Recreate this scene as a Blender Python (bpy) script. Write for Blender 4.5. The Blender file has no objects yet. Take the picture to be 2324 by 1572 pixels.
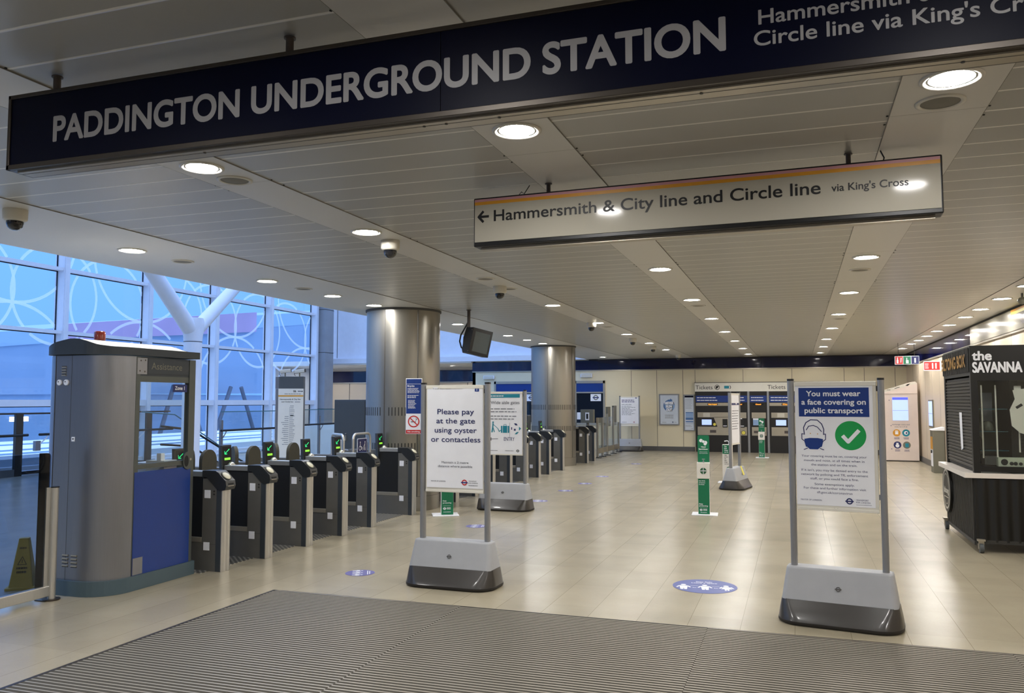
import bpy, bmesh, math, random, os
from mathutils import Matrix, Vector
random.seed(7)
SC = bpy.context.scene
COL = SC.collection
PI = math.pi

# ------------------------------------------------------------------ camera, world, exposure
FPX = 1871.1; IW, IH = 2324, 1572
yaw, pitch = 0.332197, 0.0661554
cam_data = bpy.data.cameras.new('camera'); cam = bpy.data.objects.new('camera', cam_data); COL.objects.link(cam)
cam_data.sensor_fit = 'HORIZONTAL'; cam_data.sensor_width = 36.0; cam_data.lens = FPX / IW * 36.0
cam_data.clip_end = 400
cam.location = (0, 0, 1.7)
cam.rotation_euler = (PI / 2 + pitch, 0.0006, yaw)
SC.camera = cam
w = bpy.data.worlds.new('world'); SC.world = w; w.use_nodes = True
nt = w.node_tree; nt.nodes.clear()
wo = nt.nodes.new('ShaderNodeOutputWorld'); bg = nt.nodes.new('ShaderNodeBackground')
tc = nt.nodes.new('ShaderNodeTexCoord'); sp_ = nt.nodes.new('ShaderNodeSeparateXYZ'); rmp = nt.nodes.new('ShaderNodeValToRGB')
rmp.color_ramp.elements[0].position = 0.48; rmp.color_ramp.elements[0].color = (0.12, 0.29, 0.66, 1)
rmp.color_ramp.elements[1].position = 0.62; rmp.color_ramp.elements[1].color = (0.15, 0.36, 0.78, 1)
e3 = rmp.color_ramp.elements.new(1.0); e3.color = (1.0, 1.25, 1.9, 1)
mp = nt.nodes.new('ShaderNodeMath'); mp.operation = 'MULTIPLY_ADD'; mp.inputs[1].default_value = 0.5; mp.inputs[2].default_value = 0.5
nt.links.new(tc.outputs['Generated'], sp_.inputs[0]); nt.links.new(sp_.outputs['Z'], mp.inputs[0])
nt.links.new(mp.outputs[0], rmp.inputs[0]); nt.links.new(rmp.outputs[0], bg.inputs['Color']); bg.inputs['Strength'].default_value = .86
nt.links.new(bg.outputs[0], wo.inputs[0])
SC.view_settings.view_transform = 'Standard'; SC.view_settings.look = 'None'
SC.view_settings.gamma = 1; SC.view_settings.exposure = 1.05; SC.view_settings.use_curve_mapping = False
LAMP = 125.0          # radiance of the recessed downlight lenses

# ------------------------------------------------------------------ materials
MATS = {}
def lin(c):
    return tuple(((v / 255) / 12.92 if v / 255 <= .04045 else ((v / 255 + .055) / 1.055) ** 2.4) for v in c)
def mat(name, rgb, rough=.5, metal=0., spec=.5, noise=.06, nscale=6., bump=0., bscale=40., coat=0., stretch=None, emit=0., alpha=None):
    if name in MATS: return MATS[name]
    m = bpy.data.materials.new(name); m.use_nodes = True; n = m.node_tree; b = n.nodes['Principled BSDF']
    c = lin(rgb) if max(rgb) > 1.01 else rgb
    t = n.nodes.new('ShaderNodeTexCoord'); mpn = n.nodes.new('ShaderNodeMapping'); ns = n.nodes.new('ShaderNodeTexNoise')
    n.links.new(t.outputs['Object'], mpn.inputs[0]); n.links.new(mpn.outputs[0], ns.inputs['Vector'])
    if stretch: mpn.inputs['Scale'].default_value = stretch
    ns.inputs['Scale'].default_value = nscale; ns.inputs['Detail'].default_value = 4
    mx = n.nodes.new('ShaderNodeMix'); mx.data_type = 'RGBA'
    mx.inputs['A'].default_value = (*[max(0, v * (1 - noise)) for v in c], 1); mx.inputs['B'].default_value = (*[min(1, v * (1 + noise)) for v in c], 1)
    n.links.new(ns.outputs['Fac'], mx.inputs['Factor']); n.links.new(mx.outputs['Result'], b.inputs['Base Color'])
    b.inputs['Roughness'].default_value = rough; b.inputs['Metallic'].default_value = metal; b.inputs['Specular IOR Level'].default_value = spec
    b.inputs['Coat Weight'].default_value = coat; b.inputs['Coat Roughness'].default_value = .1
    if bump:
        n2 = n.nodes.new('ShaderNodeTexNoise'); n2.inputs['Scale'].default_value = bscale; n.links.new(mpn.outputs[0], n2.inputs['Vector'])
        bp = n.nodes.new('ShaderNodeBump'); bp.inputs['Strength'].default_value = bump; bp.inputs['Distance'].default_value = .01
        n.links.new(n2.outputs['Fac'], bp.inputs['Height']); n.links.new(bp.outputs[0], b.inputs['Normal'])
    if emit:
        n.links.new(mx.outputs['Result'], b.inputs['Emission Color']); b.inputs['Emission Strength'].default_value = emit
    MATS[name] = m; return m
def glassmat(name, tint=(1, 1, 1), gloss=.1, rough=.02):
    if name in MATS: return MATS[name]
    m = bpy.data.materials.new(name); m.use_nodes = True; n = m.node_tree; n.nodes.clear()
    o = n.nodes.new('ShaderNodeOutputMaterial'); tr = n.nodes.new('ShaderNodeBsdfTransparent'); gl = n.nodes.new('ShaderNodeBsdfGlossy')
    tr.inputs[0].default_value = (*tint, 1); gl.inputs['Roughness'].default_value = rough
    ge = n.nodes.new('ShaderNodeNewGeometry'); vd = n.nodes.new('ShaderNodeVectorMath'); vd.operation = 'DOT_PRODUCT'
    n.links.new(ge.outputs['Incoming'], vd.inputs[0]); n.links.new(ge.outputs['Normal'], vd.inputs[1])
    ab = n.nodes.new('ShaderNodeMath'); ab.operation = 'ABSOLUTE'; n.links.new(vd.outputs['Value'], ab.inputs[0])
    om = n.nodes.new('ShaderNodeMath'); om.operation = 'SUBTRACT'; om.inputs[0].default_value = 1.0; n.links.new(ab.outputs[0], om.inputs[1])
    pw = n.nodes.new('ShaderNodeMath'); pw.operation = 'POWER'; pw.inputs[1].default_value = 5.0; n.links.new(om.outputs[0], pw.inputs[0])
    fr = n.nodes.new('ShaderNodeMath'); fr.operation = 'MULTIPLY'; fr.inputs[1].default_value = .9; n.links.new(pw.outputs[0], fr.inputs[0])
    mu = n.nodes.new('ShaderNodeMath'); mu.operation = 'MULTIPLY_ADD'; mu.inputs[1].default_value = 1.0; mu.inputs[2].default_value = gloss * .3
    mx = n.nodes.new('ShaderNodeMixShader'); n.links.new(fr.outputs[0], mu.inputs[0]); n.links.new(mu.outputs[0], mx.inputs[0])
    n.links.new(tr.outputs[0], mx.inputs[1]); n.links.new(gl.outputs[0], mx.inputs[2]); n.links.new(mx.outputs[0], o.inputs[0])
    MATS[name] = m; return m

M_white = mat('white_paint', (225, 222, 215), .5)
M_paper = mat('poster_paper', (240, 241, 246), .45, bump=.25, bscale=5)
M_posterframe = mat('poster_frame_cream', (228, 224, 212), .4)
M_pole = mat('grey_aluminium', (150, 151, 153), .38, .55, nscale=20)
M_basegrey = mat('base_grey_plastic', (164, 166, 170), .5, noise=.08, nscale=9)
M_rubber = mat('base_dark_rubber', (52, 49, 46), .32, noise=.2, nscale=5, coat=.3, bump=.15, bscale=7)
M_rubber2 = mat('base_rubber_lip', (36, 33, 32), .6)
M_black = mat('black_plastic', (22, 22, 23), .4)
M_softblack = mat('black_void', (9, 10, 11), .7)
M_dkgrey = mat('gate_dark_grey', (112, 110, 104), .42, .35, noise=.12, nscale=8)
M_reader = mat('reader_black', (40, 42, 44), .35)
M_steel = mat('brushed_steel', (196, 194, 188), .38, .8, noise=.06, nscale=30, stretch=(8, 8, .3))
M_cabsteel = mat('cabin_steel', (142, 143, 148), .36, .85, noise=.07, nscale=18, stretch=(8, 8, .25))
M_colsteel = mat('column_steel', (150, 146, 137), .3, .8, noise=.05, nscale=12, stretch=(8, 8, .2))
M_slot = mat('slot_dark', (38, 36, 34), .7)
M_seam2 = mat('seam_soft', (128, 124, 114), .6)
M_seam = mat('seam_dark', (70, 68, 66), .6)
M_navy = mat('sign_navy', (2, 5, 32), .4, spec=.12)
M_blue = mat('tfl_blue', (12, 52, 128), .35)
M_ink = mat('ink_navy', (28, 36, 96), .5)
M_inkgrey = mat('ink_grey', (120, 122, 130), .5)
M_blackink = mat('ink_black', (16, 16, 18), .5)
M_lettergrey = mat('sign_letter_grey', (166, 165, 168), .4)
M_green = mat('sanitiser_green', (0, 112, 74), .4)
M_tick = mat('tick_green', (0, 158, 74), .4)
M_red = mat('sign_red', (200, 44, 40), .4)
M_redbeacon = mat('beacon_red', (120, 36, 26), .3, coat=.4)
M_orange = mat('stripe_orange', (214, 150, 40), .4)
M_pink = mat('stripe_pink', (205, 150, 160), .4)
M_teal = mat('teal_print', (20, 132, 152), .5)
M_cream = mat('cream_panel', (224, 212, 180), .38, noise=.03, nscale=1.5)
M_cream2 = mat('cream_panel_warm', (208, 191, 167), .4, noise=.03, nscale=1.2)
M_skirt = mat('skirting_grey', (92, 90, 88), .4)
M_band = mat('navy_glass_band', (12, 16, 56), .06, spec=.6)
M_frame = mat('atrium_white_frame', (222, 224, 232), .4)
M_gasket = mat('gasket_black', (20, 22, 30), .6)
M_glass = glassmat('window_glass', (.93, .97, 1.0), .1)
M_cglass = glassmat('clear_glass', (.93, .96, .96), .12)
M_tint = glassmat('tinted_barrier_glass', (.50, .56, .64), .1)
M_edge = mat('glass_edge_teal', (70, 110, 118), .2)
M_frost = mat('frosted_glass', (232, 240, 250), .5)
M_conc = mat('concrete', (150, 152, 156), .7, noise=.14, nscale=3)
M_darkcab = mat('cabinet_dark_grey', (74, 78, 80), .55)
M_padgrey = mat('paddle_grey', (74, 72, 62), .85, noise=.12, nscale=30, bump=.2, bscale=150)
M_yellow = mat('wet_floor_yellow', (176, 150, 60), .5)
M_yelprint = mat('yellow_dot', (226, 214, 90), .45)
M_kiosk = mat('kiosk_black', (11, 11, 10), .42)
M_kribs = mat('kiosk_rib_grey', (56, 55, 52), .5, .2)
M_shutter = mat('shutter_grey', (66, 63, 57), .4, .5)
M_gold = mat('gold_letters', (176, 130, 48), .4, .3)
M_counter = mat('kiosk_counter', (226, 218, 208), .35)
M_stick = mat('sticker_blue', (74, 88, 160), .4)
M_stick2 = mat('sticker_purple', (96, 92, 158), .4)
M_dark = mat('machine_black', (24, 22, 22), .35)
M_machsteel = mat('machine_steel', (176, 168, 152), .35, .6)
M_brown = mat('rod_brown', (80, 72, 68), .5)
M_bframe = mat('sign_bronze_frame', (72, 66, 60), .35, .6)
M_lampring = mat('lamp_ring', (205, 202, 192), .4)
M_grille = mat('speaker_grille', (118, 114, 104), .6, noise=.2, nscale=200)
M_lens = mat('lamp_lens', (1.0, .98, .95), .3, emit=LAMP, noise=0)
M_scr = mat('screen_light', (.38, .5, .95), .3, emit=.45, noise=.02)
M_scrblue = mat('screen_blue', (.06, .08, .75), .3, emit=.6, noise=.02)
M_amber = mat('amber_led', (1.0, .35, .04), .3, emit=.9, noise=0)
M_ledgreen = mat('led_green', (.02, .8, .25), .3, emit=.45, noise=0)
M_ledlime = mat('led_lime', (.28, .8, .05), .3, emit=.4, noise=0)
M_dome = mat('dome_smoke', (18, 18, 20), .08, coat=.5)
M_camwhite = mat('camera_white', (205, 200, 186), .45)
M_mesh = mat('mesh_panel', (120, 118, 104), .5, .3)
M_roofwhite = mat('cabin_roof_white', (216, 210, 196), .4)
M_trimgreen = mat('cabin_frame_grey', (84, 88, 84), .4, .3)
M_capdark = mat('cabin_cap_dark', (52, 58, 64), .5)
M_plinth = mat('cabin_plinth', (72, 90, 98), .45)

# ------------------------------------------------------------------ fonts
TCACHE = {}
def text_geo(s, font='builtin', bold=0., space=1.0):
    key = (s, font, bold, space)
    if key in TCACHE: return TCACHE[key]
    cu = bpy.data.curves.new('text', 'FONT'); cu.body = s; cu.size = 1.0; cu.offset = bold; cu.space_character = space
    cu.resolution_u = 6
    ob = bpy.data.objects.new('tmp_text', cu); COL.objects.link(ob)
    bpy.context.view_layer.update()
    me = bpy.data.meshes.new_from_object(ob.evaluated_get(bpy.context.evaluated_depsgraph_get()))
    vs = [v.co.copy() for v in me.vertices]; fs = [tuple(p.vertices) for p in me.polygons]
    bpy.data.objects.remove(ob); bpy.data.curves.remove(cu); bpy.data.meshes.remove(me)
    TCACHE[key] = (vs, fs); return vs, fs
CAP = {}
def cap_h(font, bold):
    k = (font, bold)
    if k not in CAP:
        v, _ = text_geo('H', font, bold); CAP[k] = max(q.y for q in v)
    return CAP[k]

# ------------------------------------------------------------------ mesh builder
I4 = Matrix.Identity(4)
def face_M(face, x=0, y=0, z=0):
    R = {'-y': Matrix.Rotation(PI / 2, 4, 'X'), '+y': Matrix.Rotation(PI, 4, 'Z') @ Matrix.Rotation(PI / 2, 4, 'X'),
         '+x': Matrix.Rotation(PI / 2, 4, 'Z') @ Matrix.Rotation(PI / 2, 4, 'X'), '-x': Matrix.Rotation(-PI / 2, 4, 'Z') @ Matrix.Rotation(PI / 2, 4, 'X'),
         'up': I4, 'down': Matrix.Rotation(PI, 4, 'X')}[face]
    return Matrix.Translation((x, y, z)) @ R
class MB:
    def __init__(s, o=None):
        s.v = []; s.f = []; s.mi = []; s.sm = []; s.mats = []; s.base = Matrix.Translation(-Vector(o)) if o else I4.copy(); s.M = I4.copy()
    def at(s, M): s.M = M; return s
    def m(s, mt):
        if mt not in s.mats: s.mats.append(mt)
        return s.mats.index(mt)
    def add(s, vs, fs, mt, smooth=False):
        k = len(s.v); T = s.base @ s.M; i = s.m(mt)
        s.v += [T @ Vector(p) for p in vs]
        for f in fs: s.f.append(tuple(k + q for q in f)); s.mi.append(i); s.sm.append(smooth)
        return s
    def box(s, x0, x1, y0, y1, z0, z1, mt):
        vs = [(x, y, z) for z in (z0, z1) for y in (y0, y1) for x in (x0, x1)]
        return s.add(vs, [(0, 2, 3, 1), (4, 5, 7, 6), (0, 1, 5, 4), (2, 6, 7, 3), (0, 4, 6, 2), (1, 3, 7, 5)], mt)
    def rings(s, R, mt, cap=(True, True), smooth=True, closed=True):
        n = len(R[0]); vs = [p for r in R for p in r]; fs = []
        for a in range(len(R) - 1):
            for i in range(n if closed else n - 1):
                j = (i + 1) % n; fs.append((a * n + i, a * n + j, (a + 1) * n + j, (a + 1) * n + i))
        s.add(vs, fs, mt, smooth)
        if cap[0]: s.add(R[0], [tuple(range(n - 1, -1, -1))], mt)
        if cap[1]: s.add(R[-1], [tuple(range(n))], mt)
        return s
    def prism(s, poly, w0, w1, mt, smooth=False):      # poly in local xy, thickness along local z
        return s.rings([[(x, y, w0) for x, y in poly], [(x, y, w1) for x, y in poly]], mt, smooth=smooth)
    def cyl(s, p0, p1, r0, mt, r1=None, n=16, cap=(True, True), smooth=True):
        p0, p1 = Vector(p0), Vector(p1); r1 = r0 if r1 is None else r1; d = (p1 - p0).normalized()
        a = d.orthogonal().normalized(); b = d.cross(a)
        R = [[p + (a * math.cos(2 * PI * i / n) + b * math.sin(2 * PI * i / n)) * r for i in range(n)] for p, r in ((p0, r0), (p1, r1))]
        return s.rings(R, mt, cap, smooth)
    def tube(s, pts, r, mt, n=8):
        pts = [Vector(p) for p in pts]; R = []; a = None
        for i, p in enumerate(pts):
            d = (pts[min(i + 1, len(pts) - 1)] - pts[max(i - 1, 0)]).normalized()
            a = d.orthogonal().normalized() if a is None else (a - d * a.dot(d)).normalized(); b = d.cross(a)
            R.append([p + (a * math.cos(2 * PI * k / n) + b * math.sin(2 * PI * k / n)) * r for k in range(n)])
        return s.rings(R, mt)
    def lathe(s, prof, mt, c=(0, 0, 0), n=32, cap=(True, True)):
        R = [[(c[0] + r * math.cos(2 * PI * i / n), c[1] + r * math.sin(2 * PI * i / n), c[2] + z) for i in range(n)] for r, z in prof]
        return s.rings(R, mt, cap)
    # --- flat artwork in local xy, facing local +z
    def rect(s, x0, x1, y0, y1, mt, w=.001):
        if s.sub and abs(x1 - x0) > .1:
            nx, ny = 12, max(1, int(abs(y1 - y0) / .03))
            vs = [(x0 + (x1 - x0) * i / nx, y0 + (y1 - y0) * j / ny, w) for j in range(ny + 1) for i in range(nx + 1)]
            return s.add(vs, [(a, a + 1, a + nx + 2, a + nx + 1) for j in range(ny) for a in range(j * (nx + 1), j * (nx + 1) + nx)], mt)
        return s.add([(x0, y0, w), (x1, y0, w), (x1, y1, w), (x0, y1, w)], [(0, 1, 2, 3)], mt)
    sub = False
    def poly(s, P, mt, w=.001): return s.add([(x, y, w) for x, y in P], [tuple(range(len(P)))], mt)
    def disc(s, x, y, r, mt, w=.001, n=32, ry=None):
        ry = ry or r
        return s.add([(x + r * math.cos(2 * PI * i / n), y + ry * math.sin(2 * PI * i / n), w) for i in range(n)], [tuple(range(n))], mt)
    def ring(s, x, y, r0, r1, mt, w=.001, n=32, a0=0, a1=2 * PI):
        vs = []; fs = []
        for i in range(n + 1):
            a = a0 + (a1 - a0) * i / n
            vs += [(x + r0 * math.cos(a), y + r0 * math.sin(a), w), (x + r1 * math.cos(a), y + r1 * math.sin(a), w)]
            if i: fs.append((2 * i - 2, 2 * i - 1, 2 * i + 1, 2 * i))
        return s.add(vs, fs, mt)
    def line(s, P, t, mt, w=.001):
        for q, ((x0, y0), (x1, y1)) in enumerate(zip(P, P[1:])):
            d = math.hypot(x1 - x0, y1 - y0) or 1; nx, ny = -(y1 - y0) / d * t / 2, (x1 - x0) / d * t / 2
            s.poly([(x0 - nx, y0 - ny), (x1 - nx, y1 - ny), (x1 + nx, y1 + ny), (x0 + nx, y0 + ny)], mt, w + (q % 2) * .0002)
        for (x, y) in P[1:-1]: s.disc(x, y, t / 2, mt, w + .0004, 10)
        return s
    def text(s, t, x, y, h, mt, width=None, align='l', w=.001, font='builtin', bold=0., space=1.0, ext=0.):
        vs, fs = text_geo(t, font, 0., space)
        k = h / cap_h(font, 0.); x0 = min(v.x for v in vs); x1 = max(v.x for v in vs); kx = k if width is None else width / (x1 - x0)
        wd = (x1 - x0) * kx; ox = {'l': 0, 'c': -wd / 2, 'r': -wd}[align]
        offs = [(0, 0)]; r = max(0, bold) * k * 1.35
        n_ = 12 if h > .06 else 8 if h > .03 else 4
        if bold >= .006: offs = [(r * math.cos(q), r * math.sin(q)) for q in [2 * PI * i / n_ + PI / 4 for i in range(n_)]]
        for i, (dx, dy) in enumerate(offs): s.add([(x + dx + ox + (v.x - x0) * kx, y + dy + v.y * k, w + ext + i * 8e-5) for v in vs], fs, mt)
        return s
    def bars(s, x0, x1, y, rows, lh, th, mt, align='l', w=.001, ragged=.35, gap=.03):
        for i in range(rows):
            L = (x1 - x0) * (1 - random.random() * ragged); a = {'l': x0, 'c': (x0 + x1 - L) / 2, 'r': x1 - L}[align]; b = a + L
            u = a
            while u < b - 1e-4:
                q = min(b, u + (x1 - x0) * random.uniform(.08, .22)); s.rect(u, q, y - i * lh, y - i * lh + th, mt, w); u = q + (x1 - x0) * gap
        return s
    def roundel(s, x, y, r, mt, barmt=None, w=.001):
        s.ring(x, y, r * .62, r, mt, w); return s.rect(x - r * 1.25, x + r * 1.25, y - r * .2, y + r * .2, barmt or mt, w + .0005)
    def build(s, name, parent=None, bevel=0, seg=2, **props):
        me = bpy.data.meshes.new(name); me.from_pydata([tuple(v) for v in s.v], [], s.f)
        for mt in s.mats: me.materials.append(mt)
        me.polygons.foreach_set('material_index', s.mi); me.polygons.foreach_set('use_smooth', s.sm); me.update()
        o = bpy.data.objects.new(name, me); COL.objects.link(o)
        if parent: o.parent = parent
        if bevel:
            b = o.modifiers.new('bevel', 'BEVEL'); b.width = bevel; b.segments = seg; b.limit_method = 'ANGLE'; b.angle_limit = math.radians(40)
        for k, v in props.items(): o[k] = v
        return o
def thing(name, label, cat, loc=(0, 0, 0), rz=0, group=None, kind=None):
    o = bpy.data.objects.new(name, None); COL.objects.link(o); o.location = loc; o.rotation_euler = (0, 0, rz); o.empty_display_size = .1
    if kind: o['kind'] = kind
    else: o['label'] = label; o['category'] = cat
    if group: o['group'] = group
    return o
def kids(o): return [c for c in bpy.data.objects if c.parent == o]
def dup(root, loc, rz, label, group=None, skip=()):
    r = root.copy(); COL.objects.link(r); r.location = loc; r.rotation_euler = (0, 0, rz); r['label'] = label
    if group: r['group'] = group
    for ch in kids(root):
        if ch.name.split('.')[0] in skip: continue
        c = ch.copy(); COL.objects.link(c); c.parent = r
        for g in kids(ch):
            d = g.copy(); COL.objects.link(d); d.parent = c
    return r
def rrect(w, d, r, n=6, cx=0, cy=0):
    P = []
    for sx, sy, a in ((1, 1, 0), (-1, 1, PI / 2), (-1, -1, PI), (1, -1, 1.5 * PI)):
        for i in range(n + 1):
            t = a + PI / 2 * i / n; P.append((cx + sx * (w / 2 - r) + r * math.cos(t), cy + sy * (d / 2 - r) + r * math.sin(t)))
    return P
CEIL = 3.17
FARY = 28.6
RX = 3.28

# ------------------------------------------------------------------ procedural surface materials for the shell
def floor_mat():
    m = bpy.data.materials.new('terrazzo_floor_tiles'); m.use_nodes = True; n = m.node_tree; b = n.nodes['Principled BSDF']; L = n.links.new
    t = n.nodes.new('ShaderNodeTexCoord'); sp = n.nodes.new('ShaderNodeSeparateXYZ'); L(t.outputs['Object'], sp.inputs[0])
    def edge(out, period, off, wd):
        a = n.nodes.new('ShaderNodeMath'); a.operation = 'ADD'; a.inputs[1].default_value = off; L(out, a.inputs[0])
        d = n.nodes.new('ShaderNodeMath'); d.operation = 'PINGPONG'; d.inputs[1].default_value = period / 2; L(a.outputs[0], d.inputs[0])
        c = n.nodes.new('ShaderNodeMath'); c.operation = 'LESS_THAN'; c.inputs[1].default_value = wd; L(d.outputs[0], c.inputs[0]); return c.outputs[0]
    e1 = edge(sp.outputs['X'], .388, .44 + .388 * 200, .0016); e2 = edge(sp.outputs['Y'], .776, .2 + 77.6, .0018)
    n1 = n.nodes.new('ShaderNodeTexNoise'); n1.inputs['Scale'].default_value = 2.2; n1.inputs['Detail'].default_value = 6; L(t.outputs['Object'], n1.inputs['Vector'])
    n2 = n.nodes.new('ShaderNodeTexNoise'); n2.inputs['Scale'].default_value = 60; n2.inputs['Detail'].default_value = 3; L(t.outputs['Object'], n2.inputs['Vector'])
    def cell(out, period, off):
        a = n.nodes.new('ShaderNodeMath'); a.operation = 'ADD'; a.inputs[1].default_value = off; L(out, a.inputs[0])
        d = n.nodes.new('ShaderNodeMath'); d.operation = 'DIVIDE'; d.inputs[1].default_value = period; L(a.outputs[0], d.inputs[0])
        f = n.nodes.new('ShaderNodeMath'); f.operation = 'FLOOR'; L(d.outputs[0], f.inputs[0]); return f.outputs[0]
    cb = n.nodes.new('ShaderNodeCombineXYZ'); L(cell(sp.outputs['X'], .388, .44 + .388 * 200), cb.inputs[0]); L(cell(sp.outputs['Y'], .776, .2 + 77.6), cb.inputs[1])
    wn = n.nodes.new('ShaderNodeTexWhiteNoise'); L(cb.outputs[0], wn.inputs['Vector'])
    br = n.nodes.new('ShaderNodeMapRange'); br.inputs['To Min'].default_value = .93; br.inputs['To Max'].default_value = 1.03; L(wn.outputs['Value'], br.inputs[0])
    r = n.nodes.new('ShaderNodeValToRGB'); r.color_ramp.elements[0].position = .3; r.color_ramp.elements[0].color = (*lin((163, 153, 131)), 1)
    r.color_ramp.elements[1].position = .7; r.color_ramp.elements[1].color = (*lin((173, 163, 140)), 1); L(n1.outputs['Fac'], r.inputs[0])
    mu = n.nodes.new('ShaderNodeMix'); mu.data_type = 'RGBA'; mu.blend_type = 'MULTIPLY'; mu.inputs['Factor'].default_value = 1; L(r.outputs[0], mu.inputs['A']); L(br.outputs[0], mu.inputs['B'])
    rs = n.nodes.new('ShaderNodeValToRGB'); rs.color_ramp.elements[0].position = .25; rs.color_ramp.elements[0].color = (.9, .9, .9, 1); rs.color_ramp.elements[1].position = .42; rs.color_ramp.elements[1].color = (1, 1, 1, 1); L(n2.outputs['Fac'], rs.inputs[0])
    m2 = n.nodes.new('ShaderNodeMix'); m2.data_type = 'RGBA'; m2.blend_type = 'MULTIPLY'; m2.inputs['Factor'].default_value = .8; L(mu.outputs['Result'], m2.inputs['A']); L(rs.outputs[0], m2.inputs['B'])
    m3 = n.nodes.new('ShaderNodeMix'); m3.data_type = 'RGBA'; L(e1, m3.inputs['Factor']); L(m2.outputs['Result'], m3.inputs['A']); m3.inputs['B'].default_value = (*lin((126, 113, 90)), 1)
    e2s = n.nodes.new('ShaderNodeMath'); e2s.operation = 'MULTIPLY'; e2s.inputs[1].default_value = .22; L(e2, e2s.inputs[0])
    m4 = n.nodes.new('ShaderNodeMix'); m4.data_type = 'RGBA'; L(e2s.outputs[0], m4.inputs['Factor']); L(m3.outputs['Result'], m4.inputs['A']); m4.inputs['B'].default_value = (*lin((126, 113, 90)), 1)
    L(m4.outputs['Result'], b.inputs['Base Color'])
    rr = n.nodes.new('ShaderNodeMapRange'); rr.inputs['To Min'].default_value = .26; rr.inputs['To Max'].default_value = .27; L(n1.outputs['Fac'], rr.inputs[0]); L(rr.outputs[0], b.inputs['Roughness'])
    b.inputs['Specular IOR Level'].default_value = .45
    return m
def panel_mat():
    m = bpy.data.materials.new('ceiling_plank_panels'); m.use_nodes = True; n = m.node_tree; b = n.nodes['Principled BSDF']; L = n.links.new
    t = n.nodes.new('ShaderNodeTexCoord'); sp = n.nodes.new('ShaderNodeSeparateXYZ'); L(t.outputs['Object'], sp.inputs[0])
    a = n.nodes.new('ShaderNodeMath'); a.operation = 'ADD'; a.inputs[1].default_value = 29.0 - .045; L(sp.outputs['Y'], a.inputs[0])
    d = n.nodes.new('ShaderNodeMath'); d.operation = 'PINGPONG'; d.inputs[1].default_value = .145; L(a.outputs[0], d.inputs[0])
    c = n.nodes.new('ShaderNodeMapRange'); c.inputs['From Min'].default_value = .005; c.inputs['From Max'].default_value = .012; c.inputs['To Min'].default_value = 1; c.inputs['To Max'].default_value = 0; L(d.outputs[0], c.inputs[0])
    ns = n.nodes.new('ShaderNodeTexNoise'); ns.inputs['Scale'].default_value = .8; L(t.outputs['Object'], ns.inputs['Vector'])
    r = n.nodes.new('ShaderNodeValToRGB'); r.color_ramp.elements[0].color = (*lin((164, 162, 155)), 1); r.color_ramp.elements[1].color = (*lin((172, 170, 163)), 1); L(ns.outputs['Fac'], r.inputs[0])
    x = n.nodes.new('ShaderNodeMix'); x.data_type = 'RGBA'; L(c.outputs[0], x.inputs['Factor']); L(r.outputs[0], x.inputs['A']); x.inputs['B'].default_value = (*lin((232, 229, 220)), 1)  # paler joint stripes: light caught on the panel bevels, painted in
    L(x.outputs['Result'], b.inputs['Base Color']); b.inputs['Roughness'].default_value = .32; b.inputs['Specular IOR Level'].default_value = .4
    bp = n.nodes.new('ShaderNodeBump'); bp.inputs['Strength'].default_value = .5; bp.inputs['Distance'].default_value = .004; L(c.outputs[0], bp.inputs['Height']); L(bp.outputs[0], b.inputs['Normal'])
    return m
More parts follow.
